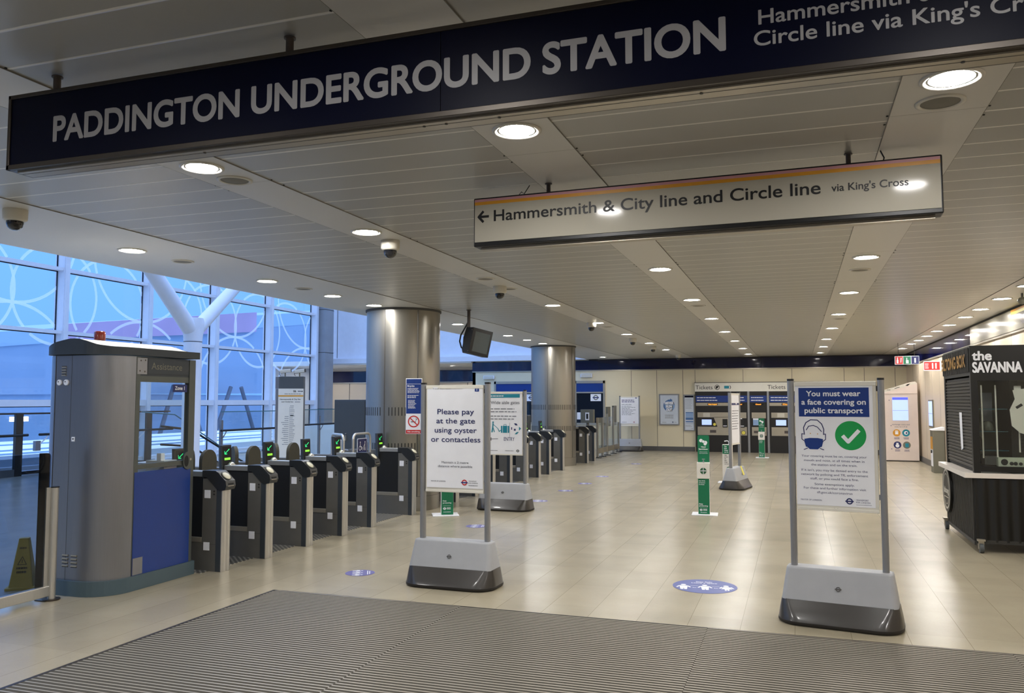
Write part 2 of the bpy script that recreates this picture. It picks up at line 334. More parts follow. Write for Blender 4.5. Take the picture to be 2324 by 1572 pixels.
def mat_mat():
    m = bpy.data.materials.new('ribbed_entrance_matting'); m.use_nodes = True; n = m.node_tree; b = n.nodes['Principled BSDF']; L = n.links.new
    t = n.nodes.new('ShaderNodeTexCoord'); sp = n.nodes.new('ShaderNodeSeparateXYZ'); L(t.outputs['Object'], sp.inputs[0])
    cx = n.nodes.new('ShaderNodeMath'); cx.operation = 'ADD'; cx.inputs[1].default_value = 20.67; L(sp.outputs['X'], cx.inputs[0])
    fl = n.nodes.new('ShaderNodeMath'); fl.operation = 'FLOOR'; dv = n.nodes.new('ShaderNodeMath'); dv.operation = 'DIVIDE'; dv.inputs[1].default_value = 2.0; L(cx.outputs[0], dv.inputs[0]); L(dv.outputs[0], fl.inputs[0])
    ad = n.nodes.new('ShaderNodeMath'); ad.operation = 'MULTIPLY_ADD'; ad.inputs[1].default_value = .019; L(fl.outputs[0], ad.inputs[0]); L(sp.outputs['Y'], ad.inputs[2])
    a = n.nodes.new('ShaderNodeMath'); a.operation = 'ADD'; a.inputs[1].default_value = 20; L(ad.outputs[0], a.inputs[0])
    d = n.nodes.new('ShaderNodeMath'); d.operation = 'PINGPONG'; d.inputs[1].default_value = .0215; L(a.outputs[0], d.inputs[0])
    c = n.nodes.new('ShaderNodeMapRange'); c.inputs['From Min'].default_value = .0042; c.inputs['From Max'].default_value = .0068; c.inputs['To Min'].default_value = 1; c.inputs['To Max'].default_value = 0; L(d.outputs[0], c.inputs[0])
    ns = n.nodes.new('ShaderNodeTexNoise'); ns.inputs['Scale'].default_value = 90; ns.inputs['Detail'].default_value = 3; L(t.outputs['Object'], ns.inputs['Vector'])
    r = n.nodes.new('ShaderNodeValToRGB'); r.color_ramp.elements[0].color = (*lin((54, 50, 41)), 1); r.color_ramp.elements[1].color = (*lin((84, 79, 67)), 1); L(ns.outputs['Fac'], r.inputs[0])
    x = n.nodes.new('ShaderNodeMix'); x.data_type = 'RGBA'; L(c.outputs[0], x.inputs['Factor']); L(r.outputs[0], x.inputs['A']); x.inputs['B'].default_value = (*lin((188, 180, 166)), 1)
    dx = n.nodes.new('ShaderNodeMath'); dx.operation = 'PINGPONG'; dx.inputs[1].default_value = 1.0; L(cx.outputs[0], dx.inputs[0])
    lx = n.nodes.new('ShaderNodeMath'); lx.operation = 'LESS_THAN'; lx.inputs[1].default_value = .002; L(dx.outputs[0], lx.inputs[0])
    x2 = n.nodes.new('ShaderNodeMix'); x2.data_type = 'RGBA'; L(lx.outputs[0], x2.inputs['Factor']); L(x.outputs['Result'], x2.inputs['A']); x2.inputs['B'].default_value = (*lin((70, 64, 54)), 1)
    L(x2.outputs['Result'], b.inputs['Base Color']); L(c.outputs[0], b.inputs['Metallic']); 
    mm = n.nodes.new('ShaderNodeMath'); mm.operation = 'MULTIPLY'; mm.inputs[1].default_value = .6; L(c.outputs[0], mm.inputs[0]); L(mm.outputs[0], b.inputs['Metallic'])
    rg = n.nodes.new('ShaderNodeMapRange'); rg.inputs['To Min'].default_value = .9; rg.inputs['To Max'].default_value = .38; L(c.outputs[0], rg.inputs[0]); L(rg.outputs[0], b.inputs['Roughness'])
    bp = n.nodes.new('ShaderNodeBump'); bp.inputs['Strength'].default_value = .4; bp.inputs['Distance'].default_value = .004; L(c.outputs[0], bp.inputs['Height']); L(bp.outputs[0], b.inputs['Normal'])
    return m
def stud_mat():
    m = bpy.data.materials.new('studded_steel_plate'); m.use_nodes = True; n = m.node_tree; b = n.nodes['Principled BSDF']; L = n.links.new
    t = n.nodes.new('ShaderNodeTexCoord'); mp = n.nodes.new('ShaderNodeMapping'); mp.inputs['Rotation'].default_value = (0, 0, PI / 4); mp.inputs['Scale'].default_value = (22, 22, 0)
    v = n.nodes.new('ShaderNodeTexVoronoi'); v.inputs['Randomness'].default_value = 0; v.inputs['Scale'].default_value = 1; L(t.outputs['Object'], mp.inputs[0]); L(mp.outputs[0], v.inputs['Vector'])
    r = n.nodes.new('ShaderNodeValToRGB'); r.color_ramp.elements[0].position = .22; r.color_ramp.elements[0].color = (*lin((196, 190, 176)), 1); r.color_ramp.elements[1].position = .3; r.color_ramp.elements[1].color = (*lin((92, 90, 84)), 1); L(v.outputs['Distance'], r.inputs[0])
    L(r.outputs[0], b.inputs['Base Color']); b.inputs['Metallic'].default_value = .4; b.inputs['Roughness'].default_value = .45
    return m
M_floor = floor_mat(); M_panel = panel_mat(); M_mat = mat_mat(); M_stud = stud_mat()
M_strip = mat('ceiling_smooth_strip', (202, 199, 192), .38, noise=.02, nscale=1)

# ------------------------------------------------------------------ setting
b = MB()
b.box(-17.9, RX + .3, -6.2, 15.4, -.3, -.001, M_floor); b.box(-12.2, RX + .3, 15.4, FARY + 4, -.3, -.001, M_floor)
b.box(-17.9, -15.2, 15.4, FARY + 4, -.3, -.001, M_floor); b.box(-15.2, -12.2, 22.0, FARY + 4, -.3, -.001, M_floor)
b.build('floor', kind='structure')
b = MB(); b.box(-4.47, RX, -3, 6.43, -.004, .006, M_mat); b.build('trim_entrance_matting', kind='structure')
b = MB(); b.box(-4.50, RX, 6.43, 6.445, 0, .007, M_bframe); b.box(-4.50, -4.47, -3, 6.445, 0, .007, M_bframe); b.build('trim_matting_edge', kind='structure')
# ceiling: plank zones between smooth strips
b = MB()
strips = [(-6.97, -5.42), (-3.725, -3.295), (-1.625, -1.195), (.485, .935), (2.60, RX)]
for a, c in strips: b.box(a, c, -6, FARY, CEIL, CEIL + .25, M_strip)
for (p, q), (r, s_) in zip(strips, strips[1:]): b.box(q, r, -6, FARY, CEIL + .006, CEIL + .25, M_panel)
for a in (-3.725, -3.295, -1.625, -1.195, .485, .935, 2.60, -5.42):
    b.box(a - .0015, a + .0015, -6, FARY, CEIL - .0003, CEIL + .01, M_seam2)
k = 0
for y in [.4 + 2.1 * i for i in range(13)]:
    for a, c in strips[1:4]: b.box(a, c, y - .001, y + .001, CEIL - .0003, CEIL + .01, M_seam2)
    for a in (-3.735, -3.285, -1.635, -1.185, .475, .945):
        for dy in (.0, .14): b.cyl((a, y + dy, CEIL + .002), (a, y + dy, CEIL + .008), .006, M_slot, n=8)
b.build('ceiling', kind='structure')
b = MB(); b.box(-7.0, -6.97, -6, FARY, CEIL, 3.9, M_white); b.box(-7.0, RX, -6, FARY, 3.42, 3.9, M_white); b.build('trim_ceiling_edge', kind='structure')
b = MB(); b.box(-18.2, -6.97, -6, 29, 8.05, 8.07, M_glass)  # unseen roof, made glass so that daylight fills the atrium
for y in range(-6, 30, 3): b.box(-18.2, -6.97, y - .08, y + .08, 7.9, 8.15, M_frame)
b.build('ceiling_atrium', kind='structure')
# right wall
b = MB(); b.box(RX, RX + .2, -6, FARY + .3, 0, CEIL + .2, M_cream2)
for y in [9.1 + 1.2 * i for i in range(16)]: b.box(RX - .001, RX + .01, y - .004, y + .004, .16, 2.8, M_seam)
b.build('wall_right', kind='structure')
b = MB(); b.box(RX - .02, RX, 18.3, FARY, 2.80, CEIL - .03, M_band)
b.box(RX - .03, RX, -6, FARY, 2.765, 2.80, M_machsteel); b.box(RX - .03, RX, -6, FARY, CEIL - .03, CEIL, M_slot); b.build('trim_right_band', kind='structure')
b = MB(); b.box(RX - .02, RX, -6, FARY, 0, .15, M_skirt); b.build('baseboard_right', kind='structure')
# far wall
b = MB(); b.box(-11.42, -10.55, FARY, FARY + .2, 0, CEIL, M_cream); b.box(-6.4, RX, FARY, FARY + .2, 0, CEIL + .2, M_cream)
b.box(-10.55, -6.4, FARY, FARY + .2, 2.40, CEIL, M_cream); b.box(-6.97, -6.4, FARY, FARY + .2, CEIL, CEIL + .2, M_cream); b.box(-10.55, -6.4, FARY, FARY + .2, 0, .9, M_cream)
for x in (-5.46, -4.57, -3.68, 1.45, 2.05, 2.95): b.box(x - .006, x + .006, FARY - .002, FARY + .01, .15, 2.76, M_seam)
for x in (-3.27, -1.69, -.14): b.box(x - .006, x + .006, FARY - .002, FARY + .01, 2.32 if x > -3 else .15, 2.76, M_seam)
b.box(-9.0, -8.99, FARY - .002, FARY + .01, 2.4, 2.8, M_seam)
b.box(-11.42, -11.3, FARY, 32, 0, 3.3, M_cream)
b.build('wall_far', kind='structure')
b = MB(); b.box(-11.42, RX, FARY - .03, FARY, 2.80, CEIL - .03, M_band); b.box(-11.42, RX, FARY - .035, FARY, 2.765, 2.80, M_machsteel)
b.box(-6.97, RX, FARY - .03, FARY, CEIL - .03, CEIL, M_slot)
for x in [-11 + 1.1 * i for i in range(13)]: b.box(x - .003, x + .003, FARY - .032, FARY - .028, 2.8, CEIL - .03, M_slot)
b.build('trim_far_band', kind='structure')
b = MB(); b.box(-6.4, -3.3, FARY - .02, FARY, 0, .15, M_skirt); b.box(1.6, RX, FARY - .02, FARY, 0, .15, M_skirt); b.build('baseboard_far', kind='structure')
# high atrium end wall with white fascia, recess below it
b = MB(); b.box(-17.9, -6.97, FARY, FARY + .2, 3.36, 8, M_frame)
for x in (-17.2, -14.2, -11.2, -8.6): b.box(x - .012, x + .012, FARY - .003, FARY + .01, 3.4, 8, M_seam)
b.build('wall_atrium_end', kind='structure')
b = MB(); b.box(-17.3, -6.6, FARY - .25, FARY + .1, 3.17, 3.36, M_frame); b.box(-17.9, -11.4, FARY - .2, 32, 3.12, 3.17, M_white); b.build('trim_atrium_fascia', kind='structure')
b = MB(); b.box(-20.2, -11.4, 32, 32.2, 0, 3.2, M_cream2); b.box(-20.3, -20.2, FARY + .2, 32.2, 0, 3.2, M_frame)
for x in (-18.6, -16.2, -14.6, -13, -12): b.box(x - .01, x + .01, 31.99, 32.01, 0, 2.5, M_seam)
b.box(-20.2, -11.4, 31.95, 32, 2.52, 3.0, M_band); b.box(-20.2, -11.4, 31.93, 32, 2.48, 2.52, M_machsteel); b.build('wall_recess', kind='structure')
b = MB(); b.box(-20.3, -17.9, FARY, 33, -.3, -.001, M_floor); b.build('floor_recess', kind='structure')
b = MB(); b.box(-20.3, -17.9, FARY, 32.2, 3.12, 3.3, M_white); b.box(-17.9, -11.3, FARY + .1, 32.2, 3.17, 3.3, M_white); b.build('ceiling_recess', kind='structure')
# rear and left-rear closing walls
b = MB(); b.box(-18.2, RX + .3, -6.3, -6.1, 0, 8.1, M_conc); b.build('wall_rear', kind='structure')
# glazed wall: bays of one window each
GX = -17.5; MY = [15.75 + 2.855 * i for i in range(-5, 5)]
def windowbay(i, y0, y1):
    w_ = thing('window_%d' % i, None, None, (GX, y0, 0), kind='structure')
    o = (GX, y0, 0); f = MB(o)
    f.box(GX, GX + .30, y0 - .065, y0 + .065, -.3, 8, M_frame)
    f.box(GX - .04, GX + .27, y0 - .075, y0 - .065, -.3, 8, M_frame)
    for z, t, d in ((5.0, .075, .24), (3.42, .075, .24), (1.66, .16, .26), (6.6, .075, .24), (.12, .1, .2)):
        f.box(GX, GX + d, y0 + .065, y1 - .065, z - t / 2, z + t / 2, M_frame)
    f.build('frame', w_)
    g = MB(o); g.box(GX + .02, GX + .05, y1 - .095, y1 - .075, -.3, 8, M_gasket)
    for z in (5.0, 3.42, 1.66): g.box(GX + .02, GX + .05, y0 + .065, y1 - .065, z - .06 if z > 2 else z - .1, z - .038 if z > 2 else z - .08, M_gasket)
    g.build('gasket', w_)
    p = MB(o); p.box(GX + .01, GX + .03, y0 + .06, y1 - .06, -.3, 8, M_glass); p.build('pane', w_)
    # frosted rings printed on the pane: petals of circles meeting at a node every 2.2 bays
    a = MB(o); nodes = [(14.45 + 4.1 * k, 4.05 - .12 * k) for k in range(-3, 5)]
    th = .075
    for ny, nz in nodes:
        for q in range(4):
            R = (1.25, 1.75)[q % 2]; ang = (PI * .08, PI * .5, PI * .92, PI * 1.5)[q]; cy, cz = ny + R * math.cos(ang), nz + R * math.sin(ang)
            N = 72
            for s in range(N):
                t0, t1 = 2 * PI * s / N, 2 * PI * (s + 1) / N
                ym = cy + R * math.cos((t0 + t1) / 2); zm = cz + R * math.sin((t0 + t1) / 2)
                if not (y0 + .06 < ym < y1 - .08) or zm < 2.2 or abs(zm - 3.42) < .06 or abs(zm - 5) < .06 or zm > 6.5: continue
                P = [(GX + .034, cy + r * math.cos(t), cz + r * math.sin(t)) for r, t in ((R - th / 2, t0), (R + th / 2, t0), (R + th / 2, t1), (R - th / 2, t1))]
                a.add(P, [(0, 1, 2, 3)], M_frostring)
    if a.v: a.build('frosted_pattern', w_)
def ringmat():
    m = bpy.data.materials.new('frosted_ring_film'); m.use_nodes = True; n = m.node_tree; n.nodes.clear()
    o = n.nodes.new('ShaderNodeOutputMaterial'); tr = n.nodes.new('ShaderNodeBsdfTransparent'); tl = n.nodes.new('ShaderNodeBsdfTranslucent'); mx = n.nodes.new('ShaderNodeMixShader')
    tl.inputs[0].default_value = (1, 1, 1, 1); mx.inputs[0].default_value = .5
    n.links.new(tr.outputs[0], mx.inputs[1]); n.links.new(tl.outputs[0], mx.inputs[2]); n.links.new(mx.outputs[0], o.inputs[0]); return m
M_frostring = ringmat()
for i, (a, c) in enumerate(zip(MY, MY[1:])): windowbay(i + 1, a, c)
b = MB(); b.box(GX, GX + .30, MY[-1] - .065, MY[-1] + .065, -.3, 8, M_frame); b.build('trim_end_mullion', kind='structure')
b = MB(); b.box(-17.9, -17.5, -6, MY[0] + .1, 0, 8, M_conc); b.build('wall_left', kind='structure')
b = MB(); b.box(-17.6, -16.98, 27.35, 27.95, 0, 8, M_conc)
for z in (1.4, 3.55, 5.2): b.box(-17.6, -16.975, 27.345, 27.96, z, z + .02, M_seam)
b.build('trim_concrete_pier', kind='structure')
# stair going down in the void
b = MB()
for i in range(12): b.box(-15.0, -12.4, 15.6 + .3 * i, 15.9 + .3 * i, -.3 - .17 * (i + 1), -.12 - .17 * (i + 1) + .12, M_conc)
b.box(-15.2, -15.0, 15.4, 22, -3, -.0, M_conc); b.box(-12.4, -12.2, 15.4, 22, -3, -.0, M_conc); b.box(-15.2, -12.2, 22, 22.2, -3, -.3, M_conc); b.box(-15.2, -12.2, 15.4, 22.2, -3.2, -3, M_conc)
b.build('floor_stairs', kind='structure')
# studded plates in the gate aisles
for i, (a, c) in enumerate([(6.83, 7.06), (7.06, 7.78), (7.78, 8.53), (8.53, 9.31), (9.31, 10.2), (10.2, 11.37), (12.6, 13.3), (13.3, 14.1), (14.1, 15.1), (15.1, 16.1), (16.1, 17.0), (17.0, 17.85), (17.85, 18.7), (18.7, 19.85), (22.1, 23.1)]):
    b = MB(); b.box(-7.0, -5.62, a + .01, c - .01, -.003, .004, M_stud); b.build('trim_studded_plate_%d' % (i + 1), kind='structure')

# ------------------------------------------------------------------ outside, beyond the glazing
def tag(o, label, cat, group=None, kind=None):
    if kind: o['kind'] = kind
    else: o['label'] = label; o['category'] = cat
    if group: o['group'] = group
    return o
M_outroof = mat('outside_pale_roof', (244, 248, 250), .8, noise=.12, nscale=.3)
M_outhaze = mat('outside_hazed_roof', (150, 182, 212), .8, noise=.06, nscale=.2)  # bluish distance haze mixed into the roof, hoarding and building colours
M_outdark = mat('outside_grey_steel', (84, 98, 116), .8)
M_outred = mat('outside_red_hoarding', (176, 150, 182), .8, noise=.2, nscale=.4)
M_outwall = mat('outside_building', (134, 162, 192), .85, noise=.08, nscale=.5)
b = MB(); b.box(-80, -18.3, -20, 80, -1.6, -1.5, M_outroof); b.build('ground_outside', kind='structure')
t = thing('platform_roof', 'long pale flat roof outside beyond the glazed wall', 'roof', (-24, 25, -1.5))
b = MB((-24, 25, -1.5)); b.box(-29, -20, -10, 70, -.15, .15, M_outroof); b.build('deck', t)
b = MB((-24, 25, -1.5))
for z, x in ((.15, -21.6), (.15, -23.2), (.15, -26.2)): b.box(x - .08, x, -10, 70, z, z + .05, M_outhaze)
b.build('roof_rib', t)
b = MB((-24, 25, -1.5))
for y in range(-8, 70, 6): b.box(-24.6, -24.3, y, y + .3, -1.5, -.15, M_outdark)
b.build('support', t)
t = thing('canopy_shed', 'huge pale station shed with a sloping roof seen through the glazed wall', 'building', (-38, 40, -1.5))
b = MB((-38, 40, -1.5)); b.box(-50, -34.2, -10, 90, -1.5, 2.1, M_outwall); b.build('wall', t)
b = MB((-38, 40, -1.5))
b.rings([[(-34, 20, 3.2), (-50, 20, 3.2), (-50, 20, 3.8), (-34, 20, 3.8)], [(-34, 62, 8.6), (-50, 62, 8.6), (-50, 62, 9.6), (-34, 62, 9.6)]], M_outhaze, smooth=False)
b.rings([[(-34.1, 18, 1.9), (-50, 18, 1.9), (-50, 18, 3.2), (-34.1, 18, 3.2)], [(-34, 62, 2.4), (-50, 62, 2.4), (-50, 62, 8.6), (-34, 62, 8.6)]], M_outwall, smooth=False)
b.build('roof', t)
b = MB((-38, 40, -1.5)); b.rings([[(-33.8, 31, 4.7), (-34, 31, 4.7), (-34, 31, 5.5), (-33.8, 31, 5.5)], [(-33.8, 46, 6.3), (-34, 46, 6.3), (-34, 46, 7.6), (-33.8, 46, 7.6)]], M_outred, smooth=False)
b.build('hoarding', t)
for y, dy in ((33, 1.1), (36.5, 1.5), (41, 2.), (46, 2.), (52, 2.2)):
    b = MB((-38, 40, -1.5)); b.cyl((-33.4, y, -1.5), (-33.4, y - dy, 2.6), .12, M_outdark, n=8); b.cyl((-33.4, y, -1.5), (-33.4, y + dy, 2.6), .12, M_outdark, n=8); b.build('v_strut', t)

t = thing('outside_lamp', 'bright lamp glowing outside beyond the far left balustrade', 'outdoor light', (-24, 20.3, -1.5))
b = MB((-24, 20.3, -1.5)); b.cyl((-24, 20.3, -1.5), (-24, 20.3, 1.05), .05, M_outdark); b.build('post', t)
b = MB((-24, 20.3, -1.5)); b.box(-24.1, -23.98, 20.0, 20.6, 1.05, 1.2, mat('outside_lamp_glow', (1.0, .9, .95), .3, emit=4, noise=0)); b.build('lamp_head', t)
# ------------------------------------------------------------------ ceiling lamps and fittings
def downlight():
    t = thing('ceiling_downlight', '', 'ceiling light')
    b = MB(); b.lathe([(.135, 0), (.135, -.006), (.122, -.012), (.108, -.004), (.104, .02)], M_lampring, n=40, cap=(False, False)); b.build('trim_ring', t)
    b = MB(); b.lathe([(.104, .02), (.1, -.0), (.0965, -.003)], M_lampring, n=32, cap=(False, False)); b.build('reflector', t)
    b = MB(); b.add([(.0965 * math.cos(-2 * PI * i / 28), .0965 * math.sin(-2 * PI * i / 28), -.003) for i in range(28)], [tuple(range(28))], M_lens); b.build('lens', t)
    return t
ORD = ['first', 'second', 'third', 'fourth', 'fifth', 'sixth', 'seventh', 'eighth', 'ninth', 'tenth', 'eleventh', 'twelfth', 'thirteenth', 'fourteenth']
rows = [(-6.1, [6.32, 8.49, 10.0, 11.2, 14.5, 17.4, 18.8, 20.1, 27.0], 'along the ceiling edge next to the glazed wall', 'downlights along the glazed wall'),
        (-3.51, [4.19, 6.29, 12.1, 15.1, 17.93, 20.86, 23.7], 'on the strip that carries the dome cameras', 'downlights on the dome camera strip'),
        (-1.41, [4.17, 9.16, 12.1, 15.0, 17.95, 20.8, 23.85, 26.8], 'on the ceiling strip left of the room centre', 'downlights on the centre strip'),
        (.70, [4.13, 9.08, 12.0, 14.95, 17.8, 20.9, 23.8, 26.8], 'on the ceiling strip over the face covering poster', 'downlights on the right strip'),
        (2.82, [12.03, 13.45, 14.9, 16.2, 17.8, 19.3, 20.7, 22.1, 23.4, 25.4], 'in the row beside the right wall', 'downlights beside the right wall')]
dl = None
for x, ys, where, grp in rows:
    for i, y in enumerate(ys):
        lab = 'round recessed downlight, %s from the camera %s' % (ORD[i], where)
        if dl is None: dl = downlight(); dl.location = (x, y, CEIL); dl['label'] = lab; dl['group'] = grp
        else: dup(dl, (x, y, CEIL), 0, lab, grp)
for x, y in [(-1.41, 7.2), (.7, 7.2)]:
    dup(dl, (x, y, CEIL), 0, 'round downlight hidden behind the white hanging line sign, %s one' % ('left' if x < 0 else 'right'), 'downlights behind the hanging line sign')
for x, l in [(-19.0, 'left'), (-16.2, 'middle'), (-13.0, 'right')]:
    dup(dl, (x, 30.4, 3.12), 0, 'downlight in the low recess below the white atrium fascia, %s of three' % l, 'recess downlights')
for x, y in [(2.82, 9.0), (2.82, 6.0), (2.82, 3.0), (-6.1, 3.2), (-6.1, .2), (-3.51, .6), (-1.41, 1.3), (.7, 1.3), (-1.41, -1.5), (.7, -1.5), (-3.51, -.9), (2.82, -.6), (-3.51, -3.2), (-1.41, -4.2), (.7, -4.2)]:  # unseen downlights, added as fill for the hall and poster fronts
    dup(dl, (x, y, CEIL), 0, 'round recessed fill downlight added outside the frame near the viewpoint', 'added fill downlights outside the frame')
def speaker():
    t = thing('ceiling_speaker', '', 'speaker')
    b = MB(); b.lathe([(.115, 0), (.115, -.006), (.098, -.01), (.09, -.004)], M_lampring, n=32, cap=(False, False)); b.build('trim_ring', t)
    b = MB(); b.lathe([(.0905, -.003), (.06, -.006), (.001, -.008)], M_grille, n=28); b.build('grille', t); return t
spk = None
for x, y, lab in [(-3.51, 4.51, 'under the left part of the big navy sign'), (.70, 4.45, 'below the brightest downlight at upper right'),
                  (-6.08, 7.0, 'on the left ceiling edge above the assistance cabin'), (-6.08, 9.25, 'on the left ceiling edge between two downlights'),
                  (-3.51, 9.2, 'just before the middle dome camera'), (-3.54, 10.14, 'just beyond the middle dome camera'), (-3.51, 16.0, 'beyond the fourth dome camera'),
                  (-1.41, 12.9, 'on the centre strip of downlights'), (.70, 9.96, 'below the right end of the white hanging sign'), (.75, 15.8, 'farther along the right strip of downlights')]:
    lab = 'round grey ceiling speaker grille ' + lab
    if spk is None: spk = speaker(); spk.location = (x, y, CEIL); spk['label'] = lab; spk['group'] = 'ceiling speakers'
    else: dup(spk, (x, y, CEIL), 0, lab, 'ceiling speakers')
def domecam():
    t = thing('dome_camera', '', 'security camera')
    b = MB(); b.lathe([(.085, 0), (.088, -.012), (.086, -.075), (.07, -.09), (.05, -.092)], M_camwhite, n=32, cap=(False, True)); b.build('housing', t)
    b = MB(); b.lathe([(.060, -.085), (.060, -.11), (.052, -.135), (.036, -.152), (.015, -.16), (.001, -.161)], M_dome, n=28, cap=(False, True)); b.build('dome', t); return t
dc = None
for x, y, lab in [(-5.65, 4.67, 'at far left above the glazed wall'), (-3.50, 6.72, 'nearest on the camera strip'), (-3.58, 9.9, 'second along the camera strip'),
                  (-3.62, 15.07, 'third along the camera strip beside a downlight'), (-3.62, 19.2, 'fourth along the camera strip'), (-3.62, 22.1, 'fifth along the camera strip'), (-3.55, 26.6, 'last on the camera strip by the far wall')]:
    lab = 'white dome camera with dark bubble, ' + lab
    if dc is None: dc = domecam(); dc.location = (x, y, CEIL); dc['label'] = lab; dc['group'] = 'dome cameras'
    else: dup(dc, (x, y, CEIL), 0, lab, 'dome cameras')
t = thing('hanging_ball_sensor', 'small grey ball sensor hanging by the right wall lights', 'sensor', (2.95, 12.9, CEIL))
b = MB(); b.cyl((0, 0, 0), (0, 0, -.06), .015, M_dkgrey); b.build('stem', t)
b = MB(); b.lathe([(.01, -.05), (.04, -.06), (.058, -.09), (.058, -.11), (.04, -.14), (.01, -.15)], M_mesh, n=24); b.build('ball', t)

# ------------------------------------------------------------------ big navy sign
t = thing('station_name_sign', 'long navy hanging sign reading PADDINGTON UNDERGROUND STATION', 'sign', (-1, 2.77, CEIL)); o = (-1, 2.77, CEIL)
x0, x1, z0, z1, yf, yb = -3.335, 1.6, 2.735, 3.075, 2.70, 2.84
b = MB(o); b.box(x0, x1, yf + .012, yb, z0, z1, M_bframe)
b.box(x0, x1, yf, yf + .02, z1 - .018, z1, M_bframe); b.box(x0, x1, yf, yf + .02, z0, z0 + .022, M_bframe); b.box(x0, x0 + .016, yf, yf + .02, z0, z1, M_bframe); b.build('frame', t, bevel=.002)
b = MB(o); b.box(x0 + .03, x1, yf + .035, yb - .025, z0 - .006, z0, M_machsteel); b.box(x0 + .03, x1, yf + .06, yf + .064, z0 - .0065, z0 - .005, M_seam)
for x in (-2.3, -1.3, -1.21, -1.0, -.28, .5): b.cyl((x, yf + .06, z0 - .009), (x, yf + .06, z0 - .005), .006, M_seam, n=8)
b.build('light_channel', t)
b = MB(o); b.box(x0 + .016, -1.2115, yf + .006, yf + .013, z0 + .022, z1 - .018, M_navy); b.box(-1.2085, x1, yf + .006, yf + .013, z0 + .022, z1 - .018, M_navy); b.build('panel', t)
b = MB(o).at(face_M('-y', 0, yf + .006, 0))
H = .1065
b.text('PADDINGTON', -3.065, 2.842, H, M_lettergrey, width=.972, bold=.022); b.text('UNDERGROUND', -2.03, 2.844, H, M_lettergrey, width=1.163, bold=.022)
b.text('STATION', -.815, 2.845, H, M_lettergrey, width=.617, bold=.022)
b.build('lettering', t)
b = MB(o).at(face_M('-y', 0, yf + .006, 0)); b.text('Hammersmith & City line', -.09, 2.912, .047, M_lettergrey, bold=.012, width=.80); b.text("Circle line via King's Cross", -.105, 2.842, .047, M_lettergrey, bold=.012, width=.86)
b.build('lettering', t)
for x in (-3.14, -1.91, -.3, 1.2):
    b = MB(o); b.cyl((x, 2.78, z1), (x, 2.78, CEIL), .016, M_brown); b.cyl((x, 2.78, CEIL - .006), (x, 2.78, CEIL), .024, M_brown); b.build('hanging_rod', t)

# ------------------------------------------------------------------ white line sign
cx, cy = -.635, 5.22; rz = -math.radians(1.8)
t = thing('line_direction_sign', 'white hanging sign with left arrow reading Hammersmith & City line and Circle line', 'sign', (cx, cy, CEIL), rz)
M_signwhite = mat('sign_white_gloss', (176, 171, 157), .10, noise=.01, spec=.12)
hw = 1.445; zz0, zz1 = 2.757 - CEIL, 3.095 - CEIL
b = MB(); b.box(-hw, hw, -.045, .085, zz0, zz1, M_black); b.build('case', t, bevel=.008)
b = MB(); b.box(-hw + .04, hw - .04, -.0, .07, zz0 - .018, zz0, M_machsteel); b.build('bottom_channel', t)
b = MB(); b.box(-hw + .012, hw - .012, -.05, -.044, zz0 + .03, zz1 - .012, M_signwhite); b.build('face_panel', t)
b = MB().at(face_M('-y', 0, -.05, 0)); b.rect(-hw + .012, hw - .012, zz1 - .030, zz1 - .012, M_pink); b.rect(-hw + .012, hw - .012, zz1 - .052, zz1 - .030, M_orange)
def L2(x): return x + .635
zb = 2.925 - CEIL
b.text('Hammersmith & City line and Circle line', L2(-1.925), zb, .074, M_blackink, width=2.085, bold=.010)
b.text("via King's Cross", L2(.222), zb + .006, .043, M_blackink, width=.41, bold=.012)
ax = L2(-2.045); az = zb + .036
b.line([(ax + .004, az), (ax + .082, az)], .017, M_blackink); b.line([(ax + .042, az + .038), (ax + .006, az), (ax + .042, az - .038)], .017, M_blackink); b.build('lettering', t)
for x in (-.925, .955):
    b = MB(); b.cyl((x, .03, zz1), (x, .03, 0), .014, M_brown); b.cyl((x, .03, -.006), (x, .03, 0), .024, M_brown); b.build('hanging_rod', t)
b = MB(); b.tube([(-1.12, .03, zz1), (-1.135, .03, zz1 + .02), (-1.12, .03, zz1 + .035), (-1.10, .03, zz1 + .02), (-1.06, .03, -.0)], .003, M_black, 6); b.build('cable', t)
b = MB(); b.tube([(1.14, .03, zz1), (1.15, .03, zz1 + .03), (1.13, .03, 0)], .004, M_black, 6); b.build('cable', t)

# ------------------------------------------------------------------ columns
def column(x, y, lab, seams, sb):
    t = thing('steel_column', lab, 'column', (x, y, 0)); r = .595
    b = MB(); b.lathe([(r, .22), (r, CEIL - .03)], M_colsteel, n=96, cap=(False, False))
    for a in seams:
        b.box(r * math.cos(a) - .006, r * math.cos(a) + .006, r * math.sin(a) - .006, r * math.sin(a) + .004, .22, CEIL - .04, M_seam)
    b.build('shaft', t)
    b = MB(); b.lathe([(r + .006, 0), (r + .006, .22)], M_colsteel if sb else M_colsteel, n=96, cap=(False, False)); b.lathe([(r + .004, .218), (r + .004, .224)], M_seam, n=96, cap=(False, False)); b.build('base_band', t)
    b = MB(); b.lathe([(r, CEIL - .035), (r + .02, CEIL - .03), (r + .02, CEIL)], M_seam, n=96, cap=(False, False)); b.build('top_collar', t)
    b = MB()
    for z in (.92, 1.475):
        for k in range(72):
            a = 2 * PI * k / 72
            if any(abs((a - q + PI) % (2 * PI) - PI) < .06 for q in seams): continue
            b.at(Matrix.Rotation(a, 4, 'Z')).box(r - .01, r + .0015, -.008, .008, z, z + .13, M_slot)
    b.build('ventilation_slots', t); return t
column(-6.06, 12.13, 'nearer brushed steel column with a bicycles notice and no smoking sign', (-1.62, -.72, .8, 2.4), 1)
column(-6.19, 21.36, 'farther brushed steel column behind the gates', (-1.55, -.3, 1.0, 2.5), 1)
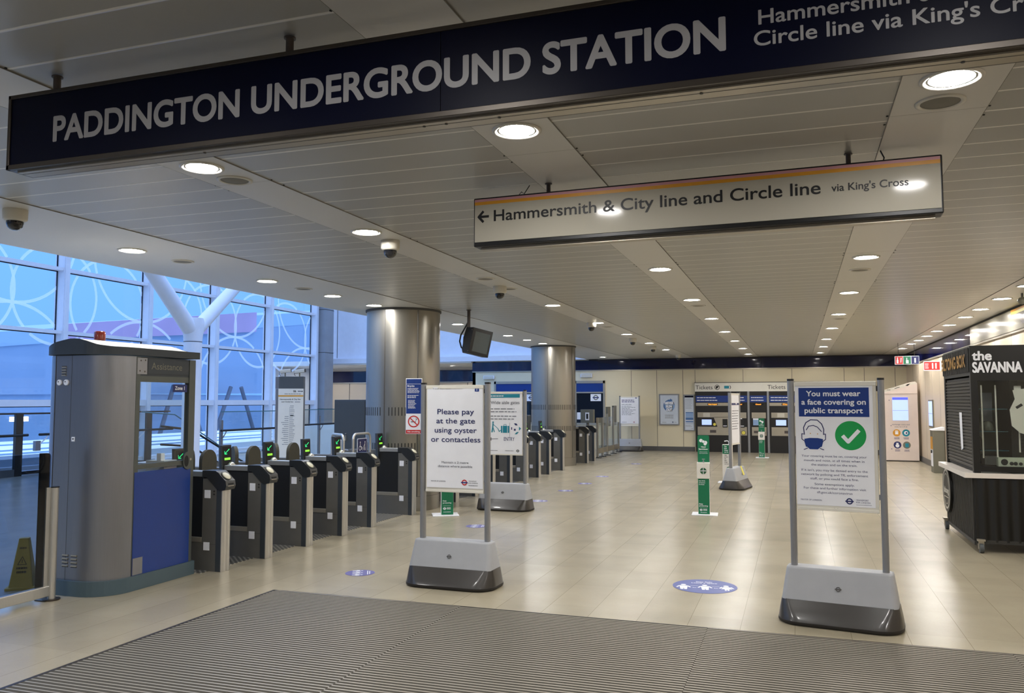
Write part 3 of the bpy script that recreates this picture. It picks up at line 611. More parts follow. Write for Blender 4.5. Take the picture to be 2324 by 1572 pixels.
# notice on nearer column (faces the camera)
na = -1.02; nx, ny = -6.06 + .60 * math.cos(na), 12.13 + .60 * math.sin(na)
t = thing('bicycles_notice', 'blue bicycles notice with no smoking symbol below, on nearer steel column', 'notice', (-5.56, 11.50, 1.2), math.radians(14))
b = MB(); b.box(-.125, .125, -.006, .02, .0, .85, M_paper); b.build('backing', t, bevel=.004)
b = MB().at(face_M('-y', 0, -.006, 0)); b.rect(-.118, .118, .31, .84, M_blue); b.rect(-.118, .118, .762, .766, M_paper, .002)
b.text('Bicycles', -.10, .722, .024, M_paper, w=.002, bold=.02)
b.bars(-.10, .09, .695, 5, .017, .007, M_paper, w=.002); b.bars(-.10, .09, .585, 3, .017, .007, M_paper, w=.002); b.bars(-.09, .04, .51, 8, .017, .007, M_paper, w=.002)
b.ring(0, .19, .072, .09, M_red, .002); b.rect(-.045, .035, .18, .19, M_blackink, .002); b.line([(.028, .205), (.05, .225), (.03, .24)], .007, M_blackink, .002); b.line([(-.058, .245), (.058, .135)], .016, M_red, .003)
b.rect(-.12, .12, .008, .062, M_red); b.text('No smoking', 0, .026, .020, M_paper, align='c', w=.002, bold=.02, width=.19); b.build('print', t)

# ------------------------------------------------------------------ ticket gates
def gate_body():
    """one gate cabinet, front edge at x = 0, running towards -x, thickness 0..-.18 in y (local)"""
    t = thing('ticket_gate', '', 'ticket gate')
    W = -.14
    def side(pts, mt, name, y0=W + .004, y1=-.004, bev=.004):
        b = MB().at(Matrix.Rotation(PI / 2, 4, 'X')); b.prism(pts, -y1, -y0, mt); return b.build(name, t, bevel=bev)
    side([(-.072, .0), (-.072, .83), (-.17, .92), (-.24, .92), (-.24, .28), (-.24, 0)], M_dkgrey, 'front_pedestal')
    b = MB(); b.box(-.07, -.008, W, 0, 0, .81, M_capdark); b.build('post_housing', t, bevel=.003)
    b = MB(); b.rings([[(-.012, W + .002, z), (-.012, -.002, z), (.0, -.004, z), (.012, -.03, z), (.012, -.055, z), (.004, -.07, z), (.012, -.085, z), (.012, W + .03, z), (.0, W + .004, z)] for z in (.0, .815)], M_steel, smooth=False); b.build('front_post', t, bevel=.003)
    side([(.035, .81), (.05, .85), (.04, .90), (-.055, .985), (-.085, 1.0), (-.245, 1.0), (-.245, .93), (-.19, .93), (-.072, .822), (-.03, .80)], M_reader, 'reader_head', W - .004, .004, .006)
    M = Matrix.Translation((-.008, W / 2, .9475)) @ Matrix.Rotation(math.radians(42), 4, 'Y')
    b = MB().at(M); b.lathe([(.001, .006), (.042, .006), (.046, .001)][::-1], M_yelprintw, n=28, cap=(False, True)); b.lathe([(.053, 0), (.053, .004), (.046, .004)], M_mesh, n=28, cap=(False, False)); b.build('card_reader', t)
    b = MB(); b.box(.025, .05, W + .03, -.03, .862, .876, M_softblack); b.box(.04, .052, W + .025, -.025, .846, .852, M_machsteel); b.build('ticket_slot', t)
    b = MB(); b.box(-.565, -.24, W + .01, -.01, .935, .99, M_steel); b.build('top_rail', t, bevel=.004)
    side([(-.24, 0), (-.24, .28), (-1.5, .28), (-1.5, 0)], M_dkgrey, 'plinth', W + .008, -.008)
    b = MB(); b.box(-.60, -.245, W + .02, -.02, .28, .935, M_softblack); b.build('paddle_recess', t)
    b = MB(); b.box(-.60, -.245, W + .004, -.004, .28, .33, M_machsteel); b.build('sill', t, bevel=.003)
    side([(-.60, .0), (-.60, .96), (-1.10, .96), (-1.10, .28), (-1.10, 0)], M_dkgrey, 'rear_body', W + .006, -.006)
    side([(-1.1, .0), (-1.1, .94), (-1.25, .96), (-1.32, .95), (-1.47, .85), (-1.5, .8), (-1.5, 0)], M_dkgrey, 'rear_pedestal', W + .006, -.006)
    # display pod
    b = MB(); b.rings([[(-.565 - q, W - .018, z), (-.565 - q, .018, z), (-.615 - q, .01, z), (-.615 - q, W - .01, z)] for z, q in ((.80, 0), (1.21, .02))], M_capdark, smooth=False); b.build('display_pod', t, bevel=.012)
    b = MB().at(Matrix.Translation((-.564, W / 2, .80)) @ Matrix.Rotation(-math.radians(2.8), 4, 'Y') @ Matrix.Translation((0, 0, -.80)) @ face_M('+x')); b.rect(-.078, .078, .99, 1.195, M_softblack)
    b.line([(.04, 1.165), (-.03, 1.12)], .009, M_ledgreen, .002); b.line([(-.04, 1.145), (-.038, 1.112), (-.0, 1.112)], .009, M_ledgreen, .002); b.rect(-.045, .055, 1.045, 1.07, M_ledlime, .002); b.build('display', t)
    b = MB(); b.lathe([(.042, .985), (.04, 1.0), (.02, 1.02), (.001, 1.025)], M_steel, c=(-.515, W / 2, 0), n=20); b.build('sensor_dome', t)
    b = MB().at(face_M('+x', -.562, W / 2, 0)); b.rect(-.06, .06, .90, .945, M_stick); b.build('instruction_label', t)
    b = MB()
    for z in (.725, .205): b.box(-.215, -.145, W - .001, W + .006, z, z + .08, M_paper); b.box(-.215, -.145, -.006, .001, z, z + .08, M_paper)
    b.build('sensor_square', t)
    b = MB()
    for z in (.765, .795): b.cyl((-.10, W - .0005, z), (-.10, W + .01, z), .009, M_slot, n=10)
    b.box(-.24, -.072, W + .003, W + .006, .265, .268, M_seam); b.build('side_fittings', t)
    return t
M_plate = mat('plate_navy', (24, 32, 92), .4)
M_yelprintw = mat('reader_pad_pale', (226, 222, 200), .4)
GXF = -5.475
gy = [7.09, 7.82, 8.61, 9.42, 10.18, 11.43]
gl = ['nearest, half hidden by the assistance cabin', 'second from the assistance cabin', 'third from the assistance cabin', 'fourth from the assistance cabin', 'fifth, before the wide wheelchair aisle', 'last before the nearer steel column']
g0 = gate_body(); g0.location = (GXF, gy[0], 0); g0['label'] = 'grey ticket gate ' + gl[0]; g0['group'] = 'ticket gates in the near bank'
for y, l in zip(gy[1:], gl[1:]): dup(g0, (GXF, y, 0), 0, 'grey ticket gate ' + l, 'ticket gates in the near bank')
g2 = [13.11, 14.0, 14.9, 15.9, 16.95, 17.85, 18.67, 19.85]
gl2 = ['first beyond the nearer steel column, behind the pay notice', 'second beyond the nearer column, behind the pay notice', 'third beyond the nearer column, behind the wide aisle notice', 'seen under the wide aisle notice at its left', 'seen under the middle of the wide aisle notice', 'just right of the wide aisle notice stand', 'second right of the wide aisle notice stand', 'directly before the farther steel column']
for y, l in zip(g2, gl2): dup(g0, (GXF, y, 0), 0, 'grey ticket gate ' + l, 'ticket gates in the second bank')
for y, l in ((22.35, 'just beyond the farther steel column'), (23.2, 'farthest of all, before the metal screens')): dup(g0, (GXF, y, 0), 0, 'grey ticket gate ' + l, 'ticket gates beyond the farther column', skip=('display_pod', 'display', 'sensor_dome', 'instruction_label'))
# padded paddles
def paddle(n=14):
    t = thing('gate_paddle', '', 'gate paddle'); r = .118
    P = [(-r, .28), (r, .28)] + [(r * math.cos(PI * i / n), 1.06 + r * math.sin(PI * i / n)) for i in range(n + 1)]
    b = MB().at(face_M('+x')); b.prism(P, -.02, .02, M_padgrey); b.build('pad', t, bevel=.012, seg=3)
    b = MB(); b.box(-.018, .018, r - .03, r - .005, .0, .5, M_dkgrey); b.build('hinge_bar', t)
    return t
pd = None
for i, (a, c) in enumerate(zip(gy[:3], gy[1:4])):
    c -= .14
    for k, (px_, yy, rz, nm) in enumerate([(-6.06, c - .235, 0, 'wider seen'), (-6.21, a + .265, math.radians(51), 'narrower seen')]):
        lab = 'upright grey padded gate paddle, %s one in %s aisle from the cabin' % (nm, ORD[i])
        if pd is None: pd = paddle(); pd.location = (px_, yy, 0); pd.rotation_euler = (0, 0, rz); pd['label'] = lab; pd['group'] = 'gate paddles'
        else: dup(pd, (px_, yy, 0), rz, lab, 'gate paddles')
# wide aisle glass doors with tubular frame and wheelchair plate
def loop_door():
    t = thing('wide_gate_door', '', 'gate door'); w2 = .25
    pts = [(-w2, .0)] + [(-w2 + .08 - .08 * math.cos(q), 1.14 + .08 * math.sin(q)) for q in [PI / 2 * i / 5 for i in range(6)]] + [(w2 - .08 + .08 * math.sin(q), 1.14 + .08 * math.cos(q)) for q in [PI / 2 * i / 5 for i in range(6)]] + [(w2, .3), (-w2, .3)]
    b = MB().at(face_M('+x')); b.tube([(x, y, 0) for x, y in pts], .019, M_steel, 10); b.build('tubular_frame', t)
    b = MB().at(face_M('+x')); b.prism([(-w2 + .03, .33), (w2 - .03, .33), (w2 - .03, .92), (-w2 + .03, .92)], -.004, .004, M_cglass); b.build('glass', t)
    b = MB().at(face_M('+x')); b.prism(rrect(.28, .235, .02, cx=0, cy=1.035), .0, .010, M_paper); b.prism(rrect(.262, .217, .016, cx=0, cy=1.035), .0, .012, M_plate)
    b.at(face_M('+x', .0125)); W_ = M_paper
    b.disc(-.065, 1.095, .013, W_, n=14); b.line([(-.065, 1.08), (-.062, 1.03), (-.03, 1.03), (-.02, .985)], .013, W_); b.ring(-.07, 1.01, .026, .036, W_, n=20)
    b.disc(.075, 1.095, .013, W_, n=14); b.line([(.075, 1.08), (.07, 1.03), (.085, .97)], .014, W_); b.line([(.07, 1.03), (.055, .97)], .011, W_); b.line([(.072, 1.07), (.035, 1.03), (.012, .99)], .008, W_); b.line([(.0, 1.02), (.02, 1.0), (.03, .985)], .009, W_); b.disc(.012, .975, .007, W_, n=10)
    b.build('wheelchair_plate', t); return t
ld = loop_door(); ld.location = (-6.12, 10.90, 0); ld['label'] = 'tubular wide gate door with wheelchair plate, larger seen, beside the nearer steel column'; ld['group'] = 'wide gate doors'
dup(ld, (-6.3, 10.52, 0), math.radians(50), 'tubular wide gate door turned away with wheelchair plate, left of its pair', 'wide gate doors')
dup(ld, (-6.15, 17.35, 0), 0, 'tubular wide gate door farther away, beside the wide aisle notice', 'wide gate doors')
t = thing('control_cabinet', 'dark grey freestanding gate cabinet rising before the farther column', 'cabinet', (-6.35, 19.35, 0))
b = MB(); b.box(-.13, .13, -.12, .12, 0, 1.36, M_capdark); b.build('body', t, bevel=.02); b = MB(); b.box(-.11, .11, -.125, -.12, 1.0, 1.03, M_black); b.build('vent', t)
t = thing('fire_call_box', 'small red call box on a post behind the far gates', 'call box', (-6.75, 18.4, 0))
b = MB(); b.cyl((0, 0, 0), (0, 0, 1.1), .03, M_dkgrey); b.build('post', t); b = MB(); b.box(-.09, .09, -.05, .05, 1.08, 1.3, M_red); b.build('box', t, bevel=.01)
# ------------------------------------------------------------------ metal screens between gates and far wall
t = thing('metal_screen', 'row of metal framed screens running from the last gates to the far wall', 'screen', (-5.7, 26, 0)); o = (-5.7, 26, 0)
for y, h in ((24.35, 1.2), (25.0, 1.2), (25.7, 1.3), (26.6, 1.5), (27.45, 1.0)):
    b = MB(o); b.box(-5.72, -5.66, y - .03, y + .03, 0, h, M_machsteel); b.box(-5.78, -5.58, y - .06, y + .06, 0, .02, M_black); b.build('post', t)
for (a, c, h) in ((24.38, 24.97, 1.2), (25.03, 25.67, 1.2), (25.73, 26.57, 1.2), (26.63, 27.42, 1.0)):
    b = MB(o); b.box(-5.70, -5.68, a, c, .28, h, M_cglass); b.box(-5.705, -5.675, a, c, .12, .28, M_machsteel); b.build('panel', t)
for y, z1_ in ((26.05, 1.52), (27.0, 1.55)):
    b = MB(o); b.box(-5.76, -5.70, y - .22, y + .22, .9, z1_, M_mesh); b.build('mesh_plate', t)
t = thing('help_point', 'small metal help point box on the gateline beyond farther column', 'intercom', (-5.95, 24.2, 0))
b = MB(); b.cyl((0, 0, 0), (0, 0, 1.1), .04, M_dkgrey); b.build('post', t); b = MB(); b.box(-.2, .2, -.08, .08, 1.05, 1.45, M_mesh); b.build('box', t, bevel=.01)
b = MB(); b.box(-.05, .07, -.09, -.08, 1.13, 1.36, M_paper); b.box(-.02, .04, -.092, -.09, 1.17, 1.32, M_black); b.build('keypad', t)

# ------------------------------------------------------------------ poster stands
def stand(lab, loc, rz, art, sx=1.0, board=(.285, .86, 1.845), group='poster stands'):
    """free-standing two-pole poster stand: flared base, two poles, board with printed poster"""
    t = thing('poster_stand', lab, 'poster stand', loc, rz, group); hp = .33 * sx
    def ring(w_, d, z, r): return [(x, y, z) for x, y in rrect(w_ * sx, d, r, 8)]
    b = MB(); b.rings([ring(.86, .47, 0, .17), ring(.895, .50, .012, .18), ring(.895, .50, .03, .18)], M_rubber2, smooth=True)
    b.rings([ring(.89, .495, .03, .18), ring(.885, .47, .055, .17), ring(.87, .40, .10, .13), ring(.85, .34, .145, .09), ring(.838, .30, .175, .07)], M_rubber); b.build('rubber_foot', t)
    b = MB(); b.rings([ring(.83, .292, .172, .05), ring(.80, .23, .285, .045), ring(.768, .17, .395, .04), ring(.76, .163, .408, .04), ring(.74, .145, .412, .035)], M_basegrey, smooth=True)
    b.build('grey_shroud', t, bevel=0)
    b = MB(); M = Matrix.Translation((0, -.121, .275)) @ Matrix.Rotation(math.radians(72), 4, 'X'); b.at(M); b.ring(0, 0, .012, .018, M_seam, .006, 20); b.rect(-.024, .024, -.004, .004, M_seam, .0065); b.build('maker_emblem', t)
    for s in (-1, 1):
        b = MB(); b.rings([[(s * hp + x, y, z) for x, y in rrect(.048, .06, .018, 4)] for z in (.39, 1.862)], M_pole); b.build('pole', t)
        b = MB(); b.rings([[(s * hp + x, y, z) for x, y in rrect(.05, .062, .018, 4)] for z in (1.86, 1.876)], M_black); b.build('pole_cap', t)
    bw, z0, z1 = board; bw *= sx
    b = MB(); b.box(-bw - .012, bw + .012, -.014, .014, z0, z1, M_posterframe)
    b.box(-bw - .012, bw + .012, -.024, .018, z1 - .028, z1 + .006, M_posterframe); b.box(-bw - .012, bw + .012, -.020, .018, z0 - .012, z0 + .01, M_posterframe); b.build('board', t, bevel=.003)
    b = MB()
    for s in (-1, 1):
        for z in (z1 - .07, z0 + .09): b.box(s * (bw + .008) if s < 0 else bw, s * (bw + .024) if s > 0 else -bw, -.012, .012, z, z + .04, M_pole if z < 1.5 else M_black)
    b.build('clamp', t)
    art(t, bw, z0, z1); return t
WAVE = {}
def wavy_sheet(x0, x1, z0, z1, yb, amp, seed, mt=M_paper, nx=16, nz=26):
    rnd = random.Random(seed); ph = [rnd.uniform(0, 6) for _ in range(6)]
    def f(x, z):
        u, v = (x - x0) / (x1 - x0), (z - z0) / (z1 - z0)
        e = amp * (math.sin(5 * u + 3 * v + ph[0]) * .4 + math.sin(9 * v - 4 * u + ph[1]) * .35 + math.sin(17 * u * v + ph[2]) * .25) * max(abs(v - .5) * 2.0 - .25, 0) * 1.7
        return yb - .002 - abs(e)
    WAVE['f'] = f; WAVE['y'] = yb
    b = MB(); vs = [(x0 + (x1 - x0) * i / nx, f(x0 + (x1 - x0) * i / nx, z0 + (z1 - z0) * j / nz), z0 + (z1 - z0) * j / nz) for j in range(nz + 1) for i in range(nx + 1)]
    fs = [(a, a + 1, a + nx + 2, a + nx + 1) for j in range(nz) for a in range(j * (nx + 1), j * (nx + 1) + nx)]
    b.add(vs, fs, mt, True); return b
def sh_fit(b):
    """lay the print on the wavy sheet: shift each vertex from the flat print plane onto the paper"""
    WAVE['p'] = max(v.y for v in b.v) 
    for v in b.v: v.y = WAVE['f'](v.x, v.z) - .0013 + (v.y - WAVE['p'])
    return b
def art_face(t, bw, z0, z1):
    b = MB(); b.box(-.297, .272, -.018, -.014, .888, 1.822, M_paper); sh = b.build('poster', t)
    b = MB().at(face_M('-y', 0, -.018, 0)); b.rect(-.268, .246, 1.577, 1.803, M_blue)
    for s, y, wd in (('You must wear', 1.738, .395), ('a face covering on', 1.672, .468), ('public transport', 1.606, .424)): b.text(s, -.012, y, .040, M_paper, width=wd, align='c', w=.002, bold=.018)
    b.disc(.108, 1.433, .112, M_tick, n=48); b.line([(.05, 1.432), (.09, 1.385), (.17, 1.475)], .028, M_paper, .002)
    hx, hz = -.162, 1.43
    b.line([(hx - .068, hz + .005), (hx - .074, hz + .06), (hx - .055, hz + .1), (hx - .02, hz + .122), (hx + .03, hz + .12), (hx + .062, hz + .09), (hx + .076, hz + .05), (hx + .074, hz + .005)], .007, M_ink)
    b.line([(hx - .074, hz + .01), (hx - .088, hz + .012), (hx - .088, hz - .03), (hx - .068, hz - .045), (hx - .055, hz - .09)], .006, M_ink)
    b.line([(hx + .074, hz + .01), (hx + .088, hz + .012), (hx + .088, hz - .03), (hx + .068, hz - .045), (hx + .055, hz - .09)], .006, M_ink)
    b.line([(hx - .055, hz + .04), (hx - .035, hz + .072), (hx + .0, hz + .078), (hx + .03, hz + .065), (hx + .06, hz + .03)], .006, M_ink)
    b.poly([(hx - .07, hz - .028), (hx - .03, hz - .02), (hx + .03, hz - .02), (hx + .07, hz - .028), (hx + .062, hz - .08), (hx + .03, hz - .108), (hx - .03, hz - .108), (hx - .062, hz - .08)], M_blue, .002)
    b.line([(hx - .075, hz - .112), (hx - .045, hz - .1)], .006, M_ink); b.line([(hx + .075, hz - .112), (hx + .045, hz - .1)], .006, M_ink)
    b.disc(hx - .024, hz + .015, .004, M_orange, n=10); b.disc(hx + .03, hz + .012, .004, M_orange, n=10)
    for i, (s, y, wd) in enumerate([('Your covering must be on, covering your', 1.262, .475), ('mouth and nose, at all times when in', 1.228, .44), ('the station and on the train.', 1.195, .335),
            ("If it isn't, you may be denied entry to the", 1.152, .48), ('network by policing and TfL enforcement', 1.119, .485), ('staff, or you could face a fine.', 1.087, .35),
            ('Some exemptions apply.', 1.044, .29), ('For these and further information visit', 1.013, .452), ('tfl.gov.uk/coronavirus', .981, .257)]): b.text(s, -.018, y, .0165, M_ink, width=wd, align='c', bold=.004)
    b.text('MAYOR OF LONDON', -.268, .922, .0115, M_ink, width=.155); b.roundel(.088, .930, .024, M_ink); b.text('TRANSPORT', .135, .936, .0105, M_ink, width=.088); b.text('FOR LONDON', .135, .919, .0105, M_ink, width=.1)
    b.rect(.135, .245, .905, .907, M_ink)
    b.build('print', sh)
    b = MB(); b.at(face_M('-y', -.01, -.014, .872)); b.ring(0, 0, .010, .014, M_bframe, .002, 16, PI, 2 * PI); b.build('hook', t)
stand('poster stand nearest at right with the face covering notice', (.28, 6.93, 0), math.radians(-7.9), art_face)
def art_pay(t, bw, z0, z1):
    sh = wavy_sheet(-.283, .29, .89, 1.832, -.016, .006, 3).build('poster', t)
    b = MB().at(face_M('-y', 0, -.0235, 0)); b.sub = True
    for s, y, wd in (('Please pay', 1.578, .375), ('at the gate', 1.492, .395), ('using oyster', 1.405, .43), ('or contactless', 1.318, .505)): b.text(s, .012, y, .048, M_ink, width=wd, align='c', bold=.007)
    b.text('Maintain a 2 metre', .008, 1.118, .019, M_inkgrey, width=.275, align='c', bold=.01); b.text('distance where possible', .008, 1.082, .019, M_inkgrey, width=.352, align='c', bold=.01)
    b.text('MAYOR OF LONDON', -.238, .944, .0115, M_inkgrey, width=.15, bold=.01); b.roundel(.105, .944, .027, M_red, M_blue); b.text('TRANSPORT', .148, .953, .010, M_inkgrey, width=.08, bold=.01); b.text('FOR LONDON', .148, .935, .010, M_inkgrey, width=.092, bold=.01); b.bars(.148, .24, .915, 1, .01, .006, M_inkgrey, ragged=.05)
    b.text('Travel information', -.225, 1.812, .0125, M_inkgrey, width=.19, bold=.005); b.prism(rrect(.042, .042, .006, cx=.23, cy=1.81), 0, .001, M_blue); b.text('i', .23, 1.797, .024, M_paper, align='c', w=.002, bold=.03)
    sh_fit(b).build('print', sh)
stand('poster stand left of centre reading Please pay at the gate', (-3.05, 7.2, 0), math.radians(-1.5), art_pay)
def art_wide(t, bw, z0, z1):
    sh = wavy_sheet(-.275, .29, .86, 1.83, -.016, .006, 9).build('poster', t)
    b = MB().at(face_M('-y', 0, -.0235, 0)); b.sub = True; b.rect(-.27, .25, 1.755, 1.812, M_teal); b.bars(-.25, -.02, 1.775, 1, .01, .014, M_paper, w=.0018, ragged=.05)
    b.text('Wide aisle gates', -.245, 1.655, .046, M_inkgrey, width=.49, bold=.01)
    b.bars(-.245, .24, 1.57, 2, .045, .014, M_inkgrey, ragged=.25); b.bars(-.245, .24, 1.455, 2, .045, .014, M_inkgrey, ragged=.3)
    b.disc(-.205, 1.365, .014, M_teal, n=14); b.line([(-.205, 1.35), (-.21, 1.29), (-.225, 1.205)], .020, M_teal); b.line([(-.21, 1.29), (-.18, 1.21)], .014, M_teal); b.line([(-.2, 1.33), (-.12, 1.265)], .009, M_teal); b.line([(-.12, 1.265), (-.10, 1.22), (-.07, 1.24)], .012, M_teal)
    b.prism(rrect(.14, .11, .01, cx=.0, cy=1.255), 0, .001, M_teal); b.line([(-.02, 1.31), (-.02, 1.33), (.02, 1.33), (.02, 1.31)], .007, M_teal); b.rect(-.045, -.038, 1.2, 1.31, M_paper, .002); b.rect(.038, .045, 1.2, 1.31, M_paper, .002)
    b.rect(.075, .079, 1.14, 1.36, M_inkgrey)
    b.rect(.105, .12, 1.25, 1.29, M_ink); b.poly([(.15, 1.35), (.19, 1.35), (.215, 1.32), (.175, 1.32)], M_ink); b.rect(.15, .18, 1.235, 1.265, M_ink); b.poly([(.235, 1.30), (.27, 1.27), (.235, 1.235)], M_teal); b.poly([(.16, 1.18), (.2, 1.18), (.235, 1.215), (.2, 1.215)], M_teal)
    b.poly([(-.27, 1.10), (-.235, 1.13), (-.235, 1.07)], M_blackink); b.line([(-.235, 1.10), (-.12, 1.105)], .007, M_blackink)
    b.text('ENTRY', -.02, 1.075, .058, M_ink, width=.18, bold=-.02)
    b.bars(-.25, -.12, .915, 1, .01, .009, M_inkgrey, ragged=.05); b.bars(0, .15, .915, 1, .01, .009, M_inkgrey, ragged=.05); b.roundel(.215, .92, .022, M_trimgreen)
    sh_fit(b).build('print', sh)
stand('poster stand reading Wide aisle gates, partly hidden behind the pay notice', (-4.38, 12.38, 0), math.radians(-2), art_wide)
def art_far(t, bw, z0, z1):
    sh = wavy_sheet(-.32, .32, .93, 1.84, -.016, .006, 5).build('poster', t)
    b = MB().at(face_M('-y', 0, -.0245, 0)); b.bars(-.27, .25, 1.72, 2, .055, .022, M_ink, ragged=.2); b.bars(-.27, .25, 1.58, 1, .03, .016, M_inkgrey); b.bars(-.27, .27, 1.52, 8, .042, .014, M_inkgrey, ragged=.5)
    b.bars(-.27, -.1, .98, 1, .01, .012, M_inkgrey, ragged=.05); b.roundel(.15, .985, .022, M_red, M_blue); b.rect(.2, .25, 1.79, 1.82, M_blue); sh_fit(b).build('print', sh)
stand('poster stand farthest away, in front of the cream far wall', (-5.42, 28.05, 0), math.radians(2), art_far, sx=1.0)
def art_side(t, bw, z0, z1):
    sh = wavy_sheet(-.28, .28, .88, 1.83, -.016, .004, 11).build('poster', t)
    b = MB().at(face_M('-y', 0, -.022, 0)); b.rect(-.27, .27, 1.62, 1.66, M_ink); b.bars(-.25, .25, 1.5, 8, .05, .016, M_inkgrey); sh_fit(b).build('print', sh)
ts = stand('poster stand turned almost edge-on near the ticket machines', (-1.17, 16.8, 0), math.radians(79), art_side)
b = MB(); b.at(Matrix.Translation((.12, -.10, .34)) @ Matrix.Rotation(math.radians(-20), 4, 'X')); b.box(-.05, .05, -.006, .0, -.09, .09, M_yelprint); b.build('yellow_label', ts)

# ------------------------------------------------------------------ floor stickers
def people(b, cx, cy, s, mt):
    for k, dx in enumerate((-1, 0, 1)):
        x = cx + dx * .66 * s; y = cy - .12 * s
        b.disc(x, y + .34 * s, .085 * s, mt, .0015, 16)
        if k < 2: b.poly([(x - .13 * s, y + .22 * s), (x + .13 * s, y + .22 * s), (x + .10 * s, y - .3 * s), (x + .015 * s, y - .3 * s), (x, y - .06 * s), (x - .015 * s, y - .3 * s), (x - .10 * s, y - .3 * s)], mt, .0015)
        else: b.poly([(x - .08 * s, y + .22 * s), (x + .08 * s, y + .22 * s), (x + .17 * s, y - .1 * s), (x + .07 * s, y - .1 * s), (x + .07 * s, y - .3 * s), (x + .015 * s, y - .3 * s), (x, y - .1 * s), (x - .015 * s, y - .3 * s), (x - .07 * s, y - .3 * s), (x - .07 * s, y - .1 * s), (x - .17 * s, y - .1 * s)], mt, .0015)
        b.line([(x - .13 * s, y + .19 * s), (x - .21 * s, y - .02 * s)], .06 * s, mt, .0015); b.line([(x + .13 * s, y + .19 * s), (x + .21 * s, y - .02 * s)], .06 * s, mt, .0015)
def sticker(lab, x, y, r, rz, mt, grp, big=False):
    t = thing('floor_sticker', lab, 'floor sticker', (x, y, 0), rz, grp)
    b = MB(); b.lathe([(r, 0), (r, .0012)], mt, n=48); b.build('vinyl_disc', t)
    b = MB(); people(b, 0, -.10 * r, r, M_paper)
    if big: b.text('Stay Safe', .0, r * .56, .10 * r, M_paper, align='c', w=.0016, bold=.03); b.text('Leave a space', .0, r * .38, .10 * r, M_paper, align='c', w=.0016, bold=.03)
    else: b.rect(-.5 * r, .5 * r, .62 * r, .68 * r, M_paper, .0016); b.rect(-.6 * r, .6 * r, .48 * r, .54 * r, M_paper, .0016)
    for dx in (-.33, .33): b.text('2m', dx * r, -.28 * r, .07 * r, M_paper, align='c', w=.0016, bold=.03); b.rect((dx - .12) * r, (dx + .12) * r, .0, .02 * r, M_paper, .0016)
    b.build('print', t)
sticker('large round blue Stay Safe floor sticker before the face covering poster stand', -.84, 7.87, .29, math.radians(8), M_stick, 'distancing floor stickers', True)
for (x, y, l) in [(-4.14, 7.37, 'small round purple floor sticker near the matting corner'), (-4.17, 10.6, 'small round floor sticker seen between the pay notice poles'), (-4.2, 13.6, 'small round floor sticker right of the wide aisle stand'),
                  (-4.2, 15.3, 'second small floor sticker beyond the wide aisle stand'), (-4.18, 16.74, 'third small floor sticker beyond the wide aisle stand'), (-4.2, 18.43, 'fourth small floor sticker beyond the wide aisle stand'), (-4.16, 22.4, 'farthest small floor sticker toward the far wall')]:
    sticker(l, x, y, .145, math.radians(-62 if y < 9 else -75), M_stick2, 'small distancing floor stickers along the gates')

